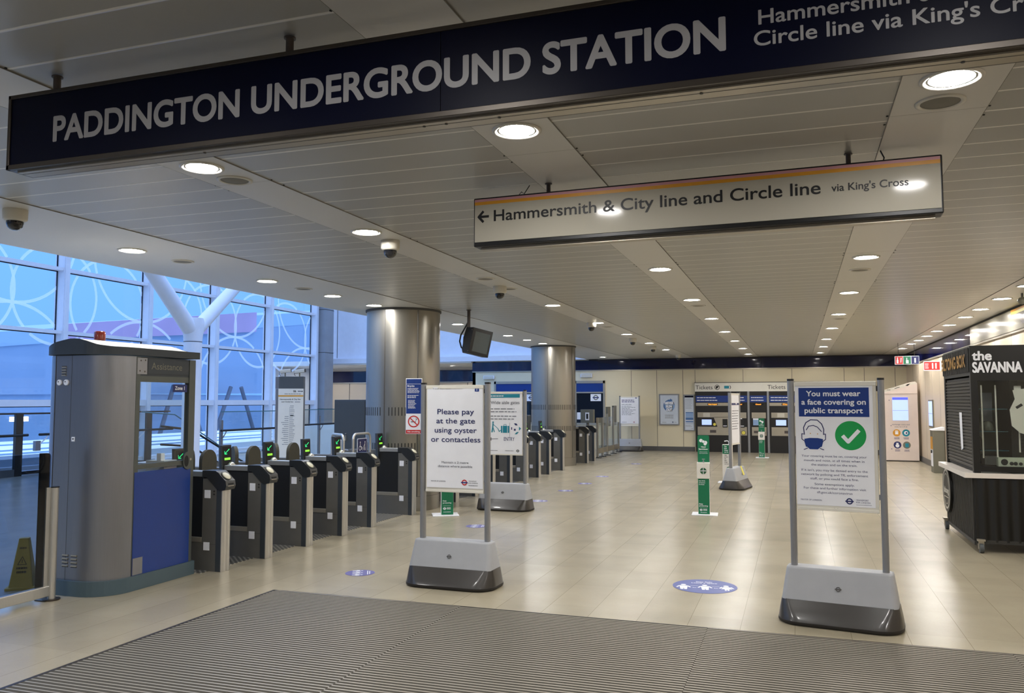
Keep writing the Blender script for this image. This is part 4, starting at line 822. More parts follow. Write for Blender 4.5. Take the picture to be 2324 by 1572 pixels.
# ------------------------------------------------------------------ hand sanitiser stands
M_dgreen = mat('emblem_dark_green', (22, 84, 50), .5)
def sanitiser(lab, loc, rz=0):
    t = thing('sanitiser_stand', lab, 'hand sanitiser stand', loc, rz, 'hand sanitiser stands'); W_ = .085
    b = MB(); b.box(-.18, .20, -.15, .19, 0, .012, M_paper); b.build('foot_plate', t, bevel=.003)
    b = MB(); b.box(-W_, W_, -.06, .10, .012, .62, M_white); b.build('column', t, bevel=.003)
    b = MB(); b.box(-W_ - .012, W_ + .006, -.075, .11, .54, .775, M_white); b.build('dispenser_box', t, bevel=.004)
    b = MB().at(face_M('-y')); b.prism(rrect(.172, .56, .022, cx=0, cy=.90)[:], -.09, -.078, M_green); b.build('header_board', t)
    b = MB().at(face_M('-y', 0, -.0615, 0)); b.rect(-W_ + .003, W_ - .003, .015, .537, M_green)
    
    for i, s_ in enumerate(('Kills 99.9%', 'of bacteria', '& viruses')): b.text(s_, -.068, .498 - i * .026, .0145, M_paper, w=.002, bold=.02)
    b.text('Keep', -.068, .155, .018, M_paper, w=.002, bold=.02); b.text('protecting', -.068, .128, .018, M_paper, w=.002, bold=.02, width=.125)
    b.rect(-.06, .05, .105, .107, M_paper, .002); b.roundel(-.042, .075, .017, M_paper, w=.002); b.bars(-.012, .05, .085, 3, .01, .005, M_paper, w=.002, ragged=.1); b.bars(-.05, .045, .035, 1, .01, .006, M_paper, w=.002, ragged=.05)
    b.at(face_M('-y', 0, -.0765, 0)); b.disc(-.002, .655, .048, M_dgreen, n=32); b.rect(-.006, .002, .607, .703, M_paper, .002); b.rect(-.047, .043, .647, .664, M_paper, .002); b.text('Dettol', -.002, .6485, .014, M_dgreen, width=.08, align='c', w=.003, bold=.02)
    b.at(face_M('+x', W_ + .001)); b.bars(-.03, .06, .50, 12, .035, .006, M_mesh, ragged=.6); b.at(face_M('+x', W_ + .0065)); b.rect(-.05, .09, .56, .755, M_mesh)
    b.at(face_M('-y', 0, .078 - .0, 0)); b.disc(-.035, 1.10, .026, M_paper, .001, 20); b.disc(.03, 1.07, .028, M_paper, .0014, 20); b.disc(.025, 1.05, .022, M_paper, .0018, 20); b.disc(0, 1.085, .024, M_green, .0022, 20)
    b.disc(0.0, 1.085, .02, M_paper, .0027, 20)
    b.text('Hand', 0, .995, .021, M_paper, align='c', w=.001, bold=.02); b.text('Sanitiser', 0, .962, .021, M_paper, align='c', w=.001, bold=.02, width=.14); b.text('please sanitise', 0, .925, .010, M_paper, align='c', bold=.015, width=.115); b.text('your hands here', 0, .903, .010, M_paper, align='c', bold=.015, width=.12)
    b.build('print', t)
    b = MB(); b.cyl((0, -.01, .775), (0, -.01, .80), .012, M_pole, n=12); b.cyl((0, -.01, .80), (0, -.01, .825), .006, M_pole, n=10); b.box(-.02, .02, -.03, .0, .82, .832, M_pole); b.build('pump', t); return t
sanitiser('green and white hand sanitiser stand nearest, with its front facing the camera', (-1.355, 12.78, 0), math.radians(4))
sanitiser('green and white hand sanitiser stand before the middle ticket machines', (-1.03, 26.0, 0), math.radians(0))
def sanitiser_side(lab, loc, rz, low):
    t = thing('sanitiser_stand', lab, 'hand sanitiser stand', loc, rz, 'hand sanitiser stands')
    b = MB(); b.box(-.20, .18, -.15, .19, 0, .012, M_paper); b.build('foot_plate', t, bevel=.003)
    b = MB(); b.box(-.10, .10, -.085, .085, .012, .79, M_white); b.build('column', t, bevel=.003)
    b = MB().at(face_M('-y', 0, -.086, 0)); b.rect(-.095, .095, .60, .785, M_green)
    for i, s in enumerate(('The', 'little', 'things', 'we do')): b.text(s, -.06, .742 - i * .038, .022, M_paper, w=.002, bold=.03)
    for i, s in enumerate(('Help', 'protect', 'the', 'little', 'things', 'we love')): b.text(s, -.06, .565 - i * .036, .018, M_blackink, w=.002, bold=.02)
    b.disc(.025, .285, .05, M_dgreen, n=30); b.rect(-.024, .074, .277, .294, M_paper, .002); b.text('Dettol', .025, .279, .013, M_dgreen, width=.08, align='c', w=.003, bold=.02)
    b.rect(-.03, .07, .19, .192, M_mesh); b.roundel(-.01, .145, .02, M_blackink); b.rect(-.03, .05, .09, .092, M_mesh)
    b.build('print', t)
    b = MB(); b.tube([(.03, .0, .79), (.03, 0, .85), (-.0, -.02, .87), (-.06, -.03, .86)], .01, M_paper, 8); b.build('pump', t)
    return t
sanitiser_side('white sanitiser stand side-on, left of the edge-on poster stand', (-1.40, 17.9, 0), 0, False)
t = thing('sanitiser_stand', 'green and white sanitiser stand seen under the pay notice', 'hand sanitiser stand', (-5.0, 11.5, 0), math.radians(28), 'hand sanitiser stands')
b = MB(); b.box(-.22, .17, -.18, .17, 0, .012, M_paper); b.build('foot_plate', t, bevel=.003)
b = MB(); b.box(-.09, .09, -.08, .08, .012, .79, M_white); b.build('column', t, bevel=.003)
b = MB().at(face_M('-y')); b.prism(rrect(.17, .5, .02, cx=0, cy=.93), -.09, -.08, M_green); b.build('header_board', t)
b = MB().at(face_M('-y', 0, -.081, 0)); b.rect(-.088, .088, .015, .55, M_green); b.text('Keep', -.068, .21, .018, M_paper, w=.002, bold=.02); b.text('protecting', -.068, .18, .018, M_paper, w=.002, bold=.02, width=.125)
b.rect(-.06, .05, .145, .147, M_paper, .002); b.roundel(-.042, .105, .02, M_paper, w=.002); b.bars(-.01, .055, .115, 3, .011, .006, M_paper, w=.002, ragged=.1); b.bars(-.06, .055, .05, 1, .01, .007, M_paper, w=.002, ragged=.05)
b.at(face_M('+x', .091)); b.disc(0, .33, .05, M_dgreen, n=30); b.rect(-.05, .05, .322, .338, M_paper, .002); b.rect(-.04, .04, .22, .222, M_mesh); b.roundel(-.03, .175, .02, M_blackink); b.bars(.0, .05, .19, 3, .012, .006, M_mesh); b.rect(-.04, .05, .11, .113, M_mesh)
b.build('print', t)

# ------------------------------------------------------------------ assistance cabin
o = (-6.09, 6.24, 0); t = thing('assistance_cabin', 'steel and blue staff cabin lettered Assistance with a red beacon', 'cabin', o)
XL, XR, YF, YB = -6.50, -5.70, 5.70, 6.78
def outline(off=0., n=10):
    P = []; rF = .28 + off; rL = .20 + off
    a = [(XR - .28 + rF * math.cos(-q), YF + .28 + rF * math.sin(-q)) for q in [PI / 2 * i / n for i in range(n + 1)]]     # front right corner
    c = [(XL + .20 - rL * math.sin(q), YF + .20 - rL * math.cos(q)) for q in [PI / 2 * i / n for i in range(n + 1)]]
    return [(XR + off, YB + off)] + [(XR + off, YF + .28)] + a[1:] + c + [(XL - off, YB + off)]
def shell(P, z0, z1, mt, name, thick=.03, **k):
    b = MB(o); b.rings([[(x, y, z0) for x, y in P], [(x, y, z1) for x, y in P]], mt, cap=(False, False), smooth=False, closed=False)
    return b.build(name, t, **k)
OP = outline()
steel_pts = OP[1:]              # from the right face edge round the front to the left rear
sp2 = [(XR, YF + .30)] + steel_pts[1:]
b = MB(o); b.rings([[(x, y, .13) for x, y in sp2[:-1] + [(XL, YF + .5)]], [(x, y, 2.11) for x, y in sp2[:-1] + [(XL, YF + .5)]]], M_cabsteel, cap=(False, False), smooth=True, closed=False)
for x in (-6.33, -6.14): b.box(x - .002, x + .002, YF - .001, YF + .01, .13, 2.11, M_seam)
b.build('steel_shell', t)
b = MB(o)
for k in range(4): b.box(-6.255, -6.205, YF - .006, YF, 2.00 - k * .024, 2.012 - k * .024, M_machsteel); b.box(-6.255, -6.205, YF - .003, YF, 2.012 - k * .024, 2.018 - k * .024, M_slot)
for x in (-6.175, -6.075):
    for k in range(4): b.box(x, x + .065, YF - .008, YF, .25 + k * .03, .262 + k * .03, M_machsteel); b.box(x, x + .065, YF - .004, YF, .243 + k * .03, .25 + k * .03, M_slot)
b.build('vent_slats', t)
b = MB(o)
for x in (-6.275, -6.195): b.cyl((x, YF, 1.87), (x, YF - .012, 1.87), .026, M_paper, n=20); b.cyl((x - .008, YF - .012, 1.876), (x - .008, YF - .013, 1.876), .006, M_slot, n=10)
b.build('round_cover', t)
b = MB(o); b.box(-6.115, -6.08, YF - .004, YF, 1.345, 1.385, M_paper); b.box(-6.103, -6.09, YF - .005, YF - .004, 1.36, 1.374, M_blackink); b.build('key_plate', t)
PP = outline(.025); b = MB(o); b.rings([[(x, y, 0) for x, y in PP], [(x, y, .13) for x, y in PP]], M_plinth, smooth=False); b.build('plinth', t)
b = MB(o); b.prism(outline(-.02), .11, .14, M_dkgrey); b.build('interior_floor', t)
# right side: blue panel, window frame, header
b = MB(o); y0, y1 = YF + .30, YB
b.box(XR - .041, XR + .002, y0 + .001, y0 + .05, .13, 2.109, M_trimgreen); b.box(XR - .05, XR + .005, y1 - .085, y1, .13, 2.11, M_trimgreen)
b.box(XR - .04, XR - .003, y0, y1, 1.88, 1.935, M_trimgreen); b.box(XR - .04, XR - .003, y0, y1, 1.08, 1.125, M_trimgreen); b.box(XR - .045, XR - .005, y0, y1, 1.935, 2.11, M_capdark); b.build('window_frame', t)
b = MB(o); b.box(XR - .03, XR + .006, y0 + .01, y1 - .04, .13, 1.055, M_blue); b.build('blue_panel', t)
b = MB(o); b.box(XR - .02, XR - .014, y0 + .05, y1 - .085, 1.125, 1.88, M_cglass); b.build('window_glass', t)
b = MB(o).at(face_M('+x', XR + .0, 0, 0)); b.rect(y0 + .01, y0 + .13, 1.95, 2.10, M_cabsteel, .003)
for dy, dz in ((.04, 1.98), (.10, 1.975), (.05, 2.075), (.105, 2.08)): b.disc(y0 + dy, dz, .008, M_bframe, .004, 10)
b.rect(y0 + .14, y1 - .09, 1.955, 2.095, M_capdark, .001); b.text('Assistance', y0 + .185, 2.0, .062, M_mesh, width=.405, w=.002, bold=-.01)
b.rect(y1 - .30, y1 - .10, 1.79, 1.865, M_ink, -.008); b.text('Zone 1', y1 - .27, 1.812, .034, M_paper, width=.13, w=-.006, bold=.02); b.build('lettering', t)
b = MB(o).at(face_M('+x', XR + .007, 0, 0)); b.rect(y0 + .01, y0 + .13, .135, .285, M_cabsteel, .003); b.build('access_plate', t)
b = MB(o).at(face_M('+x', XR + .006, 0, 0)); b.prism(rrect(.13, .17, .06, cx=y1 - .09, cy=1.12), 0, .012, M_trimgreen); b.disc(y1 - .115, 1.115, .032, M_softblack, .0125, 20, .055); b.disc(y1 - .055, 1.13, .012, M_machsteel, .0125, 14); b.build('door_pull', t)
# rear and left walls: dark lower, glass upper
b = MB(o); b.box(XL, XR, YB - .02, YB, .13, 1.0, M_trimgreen); b.box(XL, XL + .02, YF + .5, YB, .13, 1.0, M_trimgreen); b.box(XL, XR, YB - .03, YB, 1.92, 2.11, M_trimgreen); b.box(XL, XL + .03, YF + .5, YB, 1.92, 2.11, M_trimgreen)
b.box(XL, XL + .04, YB - .04, YB, .13, 2.11, M_trimgreen); b.box(XL, XL + .03, YF + .48, YF + .53, .13, 2.11, M_trimgreen); b.build('rear_wall', t)
b = MB(o); b.box(XL + .04, XR - .05, YB - .014, YB - .008, 1.0, 1.92, M_cglass); b.box(XL + .008, XL + .014, YF + .53, YB - .04, 1.0, 1.92, M_cglass); b.build('rear_glass', t)
b = MB(o); b.box(XL + .03, XR - .05, YB - .35, YB - .03, .98, 1.01, M_machsteel); b.build('desk', t)
b = MB(o); b.box(-5.98, -5.76, 6.45, 6.62, 1.01, 1.13, M_white); b.box(-6.2, -6.02, 6.5, 6.68, 1.01, 1.10, M_frame); b.box(-5.85, -5.80, 6.45, 6.5, 1.13, 1.20, M_paper); b.build('desk_equipment', t)
# cap with barrel roof
def roofz(x):
    for (a, za), (c, zc) in zip([(-6.6, 2.135), (-6.45, 2.19), (-6.3, 2.235), (-6.15, 2.262), (-6.05, 2.262), (-5.95, 2.238), (-5.85, 2.205), (-5.75, 2.19), (-5.6, 2.185)], [(-6.45, 2.19), (-6.3, 2.235), (-6.15, 2.262), (-6.05, 2.262), (-5.95, 2.238), (-5.85, 2.205), (-5.75, 2.19), (-5.6, 2.185), (-5.5, 2.18)]):
        if a <= x <= c: return za + (zc - za) * (x - a) / (c - a)
    return 2.14
CP = outline(.03, 16)
dense = []
for (xa, ya), (xc, yc) in zip(CP, CP[1:] + CP[:1]):
    n = max(1, int(math.hypot(xc - xa, yc - ya) / .05))
    dense += [(xa + (xc - xa) * i / n, ya + (yc - ya) * i / n) for i in range(n)]
b = MB(o); b.rings([[(x, y, 2.12) for x, y in dense], [(x, y, roofz(x)) for x, y in dense]], M_capdark, cap=(True, False), smooth=False); b.build('roof_band', t)
b = MB(o); N = 26; xs = [XL - .0295 + (XR - XL + .059) * i / N for i in range(N + 1)]
def yfr(x):
    P = [p for p in dense]; best = 9
    for (xa, ya), (xc, yc) in zip(P, P[1:] + P[:1]):
        if min(xa, xc) <= x <= max(xa, xc) and abs(xc - xa) > 1e-6: best = min(best, ya + (yc - ya) * (x - xa) / (xc - xa))
    return best if best < 8 else 5.95
R = [[(x, yfr(x), roofz(x) - .001), (x, 6.4, roofz(x) - .001), (x, YB + .03, roofz(x) - .001)] for x in xs]
b.rings(R, M_roofwhite, cap=(False, False), smooth=True, closed=False); b.build('roof_skin', t)
b = MB(o); b.lathe([(.048, 0), (.05, .01), (.05, .075), (.04, .085), (.001, .087)], M_redbeacon, c=(-6.12, 5.98, 2.265), n=28); b.build('beacon', t)

# ------------------------------------------------------------------ glass barrier and cone at far left
o = (-6.12, 5.52, 0); t = thing('glass_barrier', 'tinted glass barrier with steel end post at far left', 'barrier', o)
b = MB(o); b.cyl((-6.10, 5.53, 0), (-6.10, 5.53, .955), .032, M_steel, n=24); b.cyl((-6.10, 5.53, .955), (-6.10, 5.53, .965), .035, M_black, n=24); b.build('end_post', t)
b = MB(o); b.cyl((-6.10, 5.53, 0), (-6.10, 5.53, .012), .07, M_bframe, n=24); b.box(-6.2, -6.08, 5.45, 5.6, 0, .008, M_bframe); b.build('foot_plate', t)
b = MB(o); b.box(-6.14, -6.09, 4.2, 5.50, .035, .125, M_steel); b.build('bottom_rail', t, bevel=.006)
b = MB(o); b.box(-6.125, -6.11, 5.455, 5.50, .125, .96, M_steel); b.build('clamp_strip', t)
P = [(4.2, .12), (5.49, .12)] + [(5.46 + .03 * math.cos(q), 1.225 + .03 * math.sin(q)) for q in [PI / 2 * i / 6 for i in range(7)]] + [(4.2, 1.255)]
b = MB(o).at(face_M('+x', -6.125, 0, 0)); b.prism(P, 0, .012, M_tint); b.build('glass_pane', t)
P2 = [(5.385, .125), (5.492, .125)] + [(5.462 + .03 * math.cos(q), 1.226 + .03 * math.sin(q)) for q in [PI / 2 * i / 6 for i in range(7)]] + [(5.385, 1.258)]
b = MB(o).at(face_M('+x', -6.129, 0, 0)); b.prism(P2, 0, .003, M_black); b.build('dark_end_strip', t)
t = thing('wet_floor_cone', 'yellow four-sided wet floor cone seen through the glass barrier', 'floor sign', (-6.74, 5.80, 0), math.radians(38))
b = MB(); b.rings([[(x, y, z) for x, y in rrect(w_, w_, .01, 2)] for w_, z in ((.25, 0), (.25, .02), (.20, .022), (.085, .43), (.08, .45))], M_yellow, smooth=False); b.build('body', t)
for k in range(2):
    b = MB(); b.at(Matrix.Rotation(-k * PI / 2, 4, 'Z') @ Matrix.Translation((0, -.1, .022)) @ Matrix.Rotation(PI / 2 - math.radians(8), 4, 'X'))
    b.line([(-.035, .2), (0, .27), (.035, .2), (-.035, .2)], .006, M_bframe, .002); b.rect(-.003, .003, .215, .245, M_bframe, .002); b.bars(-.045, .045, .16, 2, .035, .018, M_bframe, align='c', w=.002, ragged=.1); b.bars(-.03, .03, .34, 1, .02, .014, M_bframe, align='c', w=.002, ragged=.1)
    b.build('print', t)

# ------------------------------------------------------------------ line diagram totem with two cameras
t = thing('line_diagram_totem', 'tall cream line diagram totem behind the ticket gates', 'sign', (-8.72, 12.9, 0), math.radians(22))
b = MB(); b.box(-.26, .24, -.02, .14, 0, 1.93, M_cabsteel); b.build('case', t, bevel=.006)
b = MB(); b.box(-.20, .24, -.03, .13, 1.93, 2.15, M_darkcab); b.box(-.27, -.20, .0, .13, 1.93, 2.15, M_cabsteel); b.build('top_box', t, bevel=.005)
b = MB(); b.box(-.21, .24, -.028, -.02, .45, 1.93, M_posterframe); fp = b.build('face_panel', t)
b = MB().at(face_M('-y', 0, -.0285, 0)); b.rect(-.21, .24, 1.785, 1.81, M_orange); b.text('06', .06, 1.865, .035, M_blackink, bold=.02); b.bars(.14, .2, 1.87, 1, .02, .022, M_inkgrey, ragged=.1); b.disc(.215, 1.88, .012, M_blackink, n=10)
b.bars(-.1, .2, 1.83, 1, .02, .009, M_mesh, ragged=.05); b.text('Hammersmith & City line', -.18, 1.725, .024, M_blackink, width=.37, bold=.01); b.text('and Circle line', -.15, 1.68, .024, M_blackink, width=.21, bold=.01); b.bars(.09, .19, 1.682, 1, .02, .012, M_inkgrey, ragged=.05)
b.rect(-.005, -.002, .7, 1.6, M_inkgrey)
for z in [1.61 - .036 * i for i in range(25)]: b.bars(.005, .10, z, 1, .02, .010, M_inkgrey, ragged=.5)
for z in [1.42 - .036 * i for i in range(15)]: b.bars(-.15, -.02, z, 1, .02, .010, M_inkgrey, align='r', ragged=.5)
b.rect(.01, .07, 1.43, 1.45, M_blackink); b.build('print', fp)
for i, (x, a) in enumerate(((-.09, 8), (.17, -12))):
    c = thing('bullet_camera', 'white bullet camera %s of the pair above the line diagram totem' % ('left' if i == 0 else 'right'), 'security camera', (0, 0, 0), 0, 'bullet cameras on the totem')
    M = Matrix.Translation((-8.72, 12.9, 0)) @ Matrix.Rotation(math.radians(22), 4, 'Z'); p = M @ Vector((x, .05, 2.153)); c.location = p; c.rotation_euler = (0, 0, math.radians(22 + a))
    b = MB(); b.at(Matrix.Rotation(math.radians(-6), 4, 'Y')); b.box(-.105, .095, -.032, .032, .065, .13, M_camwhite); b.build('housing', c, bevel=.012)
    b = MB(); b.at(Matrix.Rotation(math.radians(-6), 4, 'Y')); b.box(.093, .103, -.028, .028, .07, .126, M_black); b.build('lens', c)
    b = MB(); b.cyl((-.02, 0, 0), (-.02, 0, .07), .012, M_mesh, n=10); b.tube([(-.10, 0, .09), (-.12, 0, .07), (-.12, 0, .03), (-.10, 0, .012)], .005, M_black, 6); b.build('bracket', c)
t = thing('dark_cabinet', 'tall dark grey equipment cabinet left of the nearer steel column', 'cabinet', (-8.0, 14.3, 0), math.radians(6))
b = MB(); b.box(-.47, .28, -.3, .3, 0, 1.73, M_darkcab); b.build('body', t, bevel=.008)
b = MB(); b.box(-.44, .16, -.31, -.3, .02, 1.70, M_darkcab); b.build('door', t, bevel=.003)
b = MB(); b.box(-.23, -.21, -.33, -.31, .95, 1.05, M_machsteel); b.cyl((-.22, -.31, 1.08), (-.22, -.325, 1.08), .012, M_machsteel, n=12); b.build('handle', t)

# ------------------------------------------------------------------ Y shaped column
t = thing('branching_column', 'white Y shaped steel column standing before the glazed wall', 'column', (-12, 14.18, 0)); o = (-12, 14.18, 0)
b = MB(o); b.lathe([(.185, 0), (.185, 2.95)], M_frame, c=(-12, 14.18, 0), n=32); b.lathe([(.187, 2.94), (.187, 2.955)], M_seam, c=(-12, 14.18, 0), n=32, cap=(False, False)); b.build('shaft', t)
b = MB(o); b.rings([[(-12 + .185 * math.cos(q), 14.18 + sc * .185 * math.sin(q), z) for q in [2 * PI * i / 32 for i in range(32)]] for z, sc in ((2.95, 1), (3.1, 1.15), (3.25, 1.5), (3.36, 1.55), (3.45, 1.2))], M_frame); b.build('fork', t)
b = MB(o); b.cyl((-12, 14.1, 3.2), (-12, 12.55, 4.66), .165, M_frame, r1=.15, n=28); b.cyl((-12, 12.62, 4.6), (-12, 9.1, 8.0), .15, M_frame, r1=.13, n=28); b.build('arm', t)
b = MB(o); b.cyl((-12, 14.26, 3.2), (-12, 15.9, 4.60), .15, M_frame, r1=.13, n=28); b.cyl((-12, 15.86, 4.57), (-12, 19.9, 8.0), .13, M_frame, r1=.12, n=28); b.build('arm', t)

# ------------------------------------------------------------------ balustrades
def rail(lab, x, ya, yb, n, panel, horizontal=True):
    t = thing('balustrade', lab, 'balustrade', (x, ya, 0)); o = (x, ya, 0)
    for i in range(n + 1):
        y = ya + (yb - ya) * i / n
        b = MB(o); b.box(x - .03, x + .03, y - .03, y + .03, -.02, 1.28, M_cabsteel); b.build('post', t)
        b = MB(o); b.tube([(x + .03, y, .86), (x + .1, y + .02, .98), (x + .12, y + .03, 1.04)], .012, M_cabsteel, 6); b.build('handrail_bracket', t)
    b = MB(o); b.box(x - .01, x + .01, ya, yb, .08, 1.46, panel); b.build('glass', t)
    b = MB(o); b.box(x - .014, x + .014, ya, yb, 1.455, 1.475, M_edge); b.build('top_edge', t)
    b = MB(o); b.tube([(x + .12, ya - .15, 1.05), (x + .12, yb + .15, 1.05)], .025, M_softblack, 10); b.build('handrail', t)
    return t
rail('glass balustrade with black handrail seen between totem and dark cabinet', -13.0, 18.9, 26.0, 4, M_cglass)
t = thing('frosted_screen', 'bright frosted lower screen behind the balustrade left of dark cabinet', 'screen', (-13.2, 19, 0))
b = MB((-13.2, 19, 0)); b.box(-13.25, -13.22, 19.0, 27.0, 0, 1.0, M_frost); b.build('sheet', t)
b = MB((-13.2, 19, 0)); b.box(-13.28, -13.2, 19.0, 27.0, 0, .06, M_cabsteel); b.build('base_rail', t)
rail('short glass balustrade with black handrail left of the totem', -12.2, 15.4, 17.6, 1, M_cglass)
t = thing('stair_handrail', 'pair of black handrails descending beside the cabin', 'handrail', (-12.6, 14.3, 0)); o = (-12.6, 14.3, 0)
b = MB(o); b.tube([(-12.6, 14.0, 1.18), (-12.6, 14.9, 1.08), (-12.6, 16.8, .22), (-12.6, 17.2, .05)], .024, M_softblack, 8); b.build('rail', t)
b = MB(o); b.tube([(-13.4, 14.3, 1.47), (-13.4, 15.3, 1.40), (-13.4, 18.6, -.25)], .014, M_edge, 8); b.build('rail', t)
b = MB(o); b.tube([(-12.6, 14.0, .80), (-12.6, 14.9, .72), (-12.6, 16.6, -.05)], .024, M_softblack, 8); b.build('rail', t)
for y, z in ((14.9, 1.0), (16.1, .5)):
    b = MB(o); b.box(-12.64, -12.58, y - .03, y + .03, -1.0, z + .18, M_cabsteel); b.build('post', t)
# balustrade in front of the far left glazing
t = thing('balustrade', 'steel and glass balustrade at far left in front of the glazed wall', 'balustrade', (-16.8, 14.2, 0)); o = (-16.8, 14.2, 0)
for y in (10.2, 14.2, 18.2):
    b = MB(o); b.box(-16.86, -16.78, y - .09, y + .09, 0, 1.42, M_bframe); b.build('post', t)
for a, c in ((10.3, 14.1), (14.3, 18.1)):
    b = MB(o); b.box(-16.82, -16.81, a, c, .12, 1.38, M_cglass); b.build('glass', t)
    b = MB(o); b.box(-16.85, -16.79, a, c, .03, .10, M_softblack); b.build('bottom_rail', t)
b = MB(o); b.box(-16.84, -16.79, 8, 19, 1.40, 1.44, M_bframe); b.build('top_rail', t)
for a, c in ((8.5, 14.35), (14.65, 19)):
    b = MB(o); b.tube([(-16.7, a, .93), (-16.7, c, .93)], .03, M_softblack, 8); b.build('handrail', t)
b = MB(o); b.box(-16.85, -16.78, 8, 14.1, .0, .16, M_dkgrey); b.build('kick_plate', t)
for y in (14.75, 17.8):
    b = MB(o); b.box(-16.86, -16.78, y - .12, y + .02, .55, .78, M_cabsteel); b.tube([(-16.8, y, .7), (-16.72, y + .12, .85), (-16.7, y + .14, .92)], .015, M_frame, 6); b.build('clamp', t)

# ------------------------------------------------------------------ hanging monitor
M_crt = mat('crt_glass', (74, 82, 84), .12)
t = thing('hanging_monitor', 'dark CCTV monitor hanging tilted from a ceiling pole with looped cables', 'monitor', (-4.98, 12.3, CEIL))
b = MB(); b.cyl((0, 0, 0), (0, 0, -.36), .026, M_brown); b.cyl((0, 0, 0), (0, 0, -.01), .04, M_brown); b.build('pole', t)
b = MB(); M = Matrix.Translation((.15, .0, -.53)) @ Matrix.Rotation(math.radians(47), 4, 'Z') @ Matrix.Rotation(math.radians(11), 4, 'Y') @ Matrix.Rotation(math.radians(4), 4, 'X')
b.at(M); b.rings([[(x, -.13, -.21), (x, .10, -.21), (x, .16, -.15), (x, .16, .21), (x, -.13, .21)] for x in (-.175, .175)], M_kiosk, smooth=False); b.build('housing', t, bevel=.006)
b = MB(); b.at(M @ face_M('-y', 0, -.1305, 0)); b.rect(-.125, .14, -.165, .155, M_crt); b.build('screen_glass', t)
b = MB(); b.at(M)
for x in (-.177, .174): 
    for y, z in ((-.09, .17), (-.09, -.17)): b.cyl((x, y, z), (x + .003, y, z), .008, M_machsteel, n=8)
b.build('screw', t)
b = MB(); b.tube([(-.01, .02, -.18), (-.07, .02, -.28), (-.15, .03, -.40), (-.175, .04, -.50), (-.15, .05, -.60), (-.06, .06, -.67)], .013, M_black, 8); b.build('cable', t)
b = MB(); b.tube([(-.01, .02, -.20), (-.05, .02, -.32), (-.10, .04, -.44), (-.11, .05, -.54), (-.04, .06, -.64)], .012, M_black, 8); b.build('cable', t)

# ------------------------------------------------------------------ far wall: office window, frames, ticket machines
t = thing('ticket_office_window', 'dark ticket office window with blue header behind the farther column', 'window', (-8.5, FARY, 0)); o = (-8.5, FARY, 0)
b = MB(o)
for x in (-10.55, -8.95, -7.5, -6.46): b.box(x, x + .07, FARY - .04, FARY + .04, .0, 2.42, M_machsteel)
b.box(-10.55, -6.39, FARY - .04, FARY + .04, 2.33, 2.42, M_machsteel); b.box(-10.55, -6.39, FARY - .035, FARY + .03, 1.98, 2.03, M_machsteel); b.box(-10.55, -6.39, FARY - .04, FARY + .1, .86, .93, M_machsteel); b.build('frame', t)
b = MB(o); b.box(-10.5, -6.42, FARY - .02, FARY, 2.03, 2.33, M_blue); b.build('header', t)
b = MB(o); b.box(-10.5, -6.42, FARY + .0, FARY + .01, .93, 1.98, M_cglass); b.build('glass', t)
M_room = mat('office_dark_blue', (26, 38, 66), .8)
b = MB(o); b.box(-10.55, -6.4, FARY + 1.4, FARY + 1.5, 0, 2.4, M_room); b.box(-10.55, -6.4, FARY + .2, FARY + 1.5, 2.4, 2.45, M_room); b.box(-10.55, -6.4, FARY + .2, FARY + 1.5, .8, .86, M_room); b.box(-10.6, -10.55, FARY + .2, FARY + 1.5, 0, 2.45, M_room); b.box(-6.4, -6.35, FARY + .2, FARY + 1.5, 0, 2.45, M_room); b.build('office_interior', t)
b = MB(o).at(face_M('-y', 0, FARY - .002, 0))
for x in (-6.73, -9.12): b.rect(x - .19, x + .19, 1.70, 1.95, M_paper); b.roundel(x, 1.825, .09, M_mesh, M_ink, w=.002)
b.rect(-7.42, -7.15, 1.05, 1.3, M_paper); b.build('window_sticker', t)
for x, z, l in ((-10.75, 2.57, 'left of the farther column'), (-7.05, 2.60, 'right of the farther column')):
    t = thing('bulkhead_light', 'small grey bulkhead light on the cream wall, ' + l, 'wall light', (x, FARY, z), 0, 'bulkhead lights')
    b = MB(); b.box(-.22, .22, -.09, 0, -.07, .07, M_frame); b.build('case', t, bevel=.03, seg=3)
    b = MB(); b.box(-.18, .18, -.1, -.085, -.055, .055, M_camwhite); b.build('diffuser', t, bevel=.006)
t = thing('framed_poster', 'grey framed NEVER RUN OUT poster on the cream far wall', 'poster', (-4.15, FARY, 1.42))
b = MB(); b.box(-.345, .345, -.05, 0, -.545, .52, M_pole); b.build('frame', t, bevel=.006)
M_postpale = mat('poster_pale_blue', (206, 214, 224), .4)
b = MB(); b.box(-.30, .30, -.053, -.05, -.50, .48, M_postpale); fp = b.build('poster', t)
b = MB().at(face_M('-y', 0, -.0535, 0)); M_pb = mat('print_blue_grey', (74, 112, 164), .5); M_pb2 = mat('print_pale_blue', (140, 170, 210), .5); M_olive = mat('print_olive', (60, 66, 44), .5)
b.ring(0, .12, .15, .195, M_pb2, .001, 40); b.ring(0, .12, .15, .195, M_pb, .0015, 40, PI * .35, PI * 1.5); b.disc(0, .12, .155, M_pb2, .0008); b.poly([(-.02, .28), (.05, .28), (.05, .25), (.12, .31), (.04, .37), (.04, .335), (-.05, .325)], M_pb, .002)
for s, y, wd in (('NEVER', .17, .29), ('RUN', .055, .19), ('OUT', -.06, .19)): b.text(s, .012, y - .008, .08, M_olive, width=wd + .02, align='c', w=.002, bold=.06); b.text(s, .0, y, .08, M_paper, width=wd, align='c', w=.003, bold=.05)
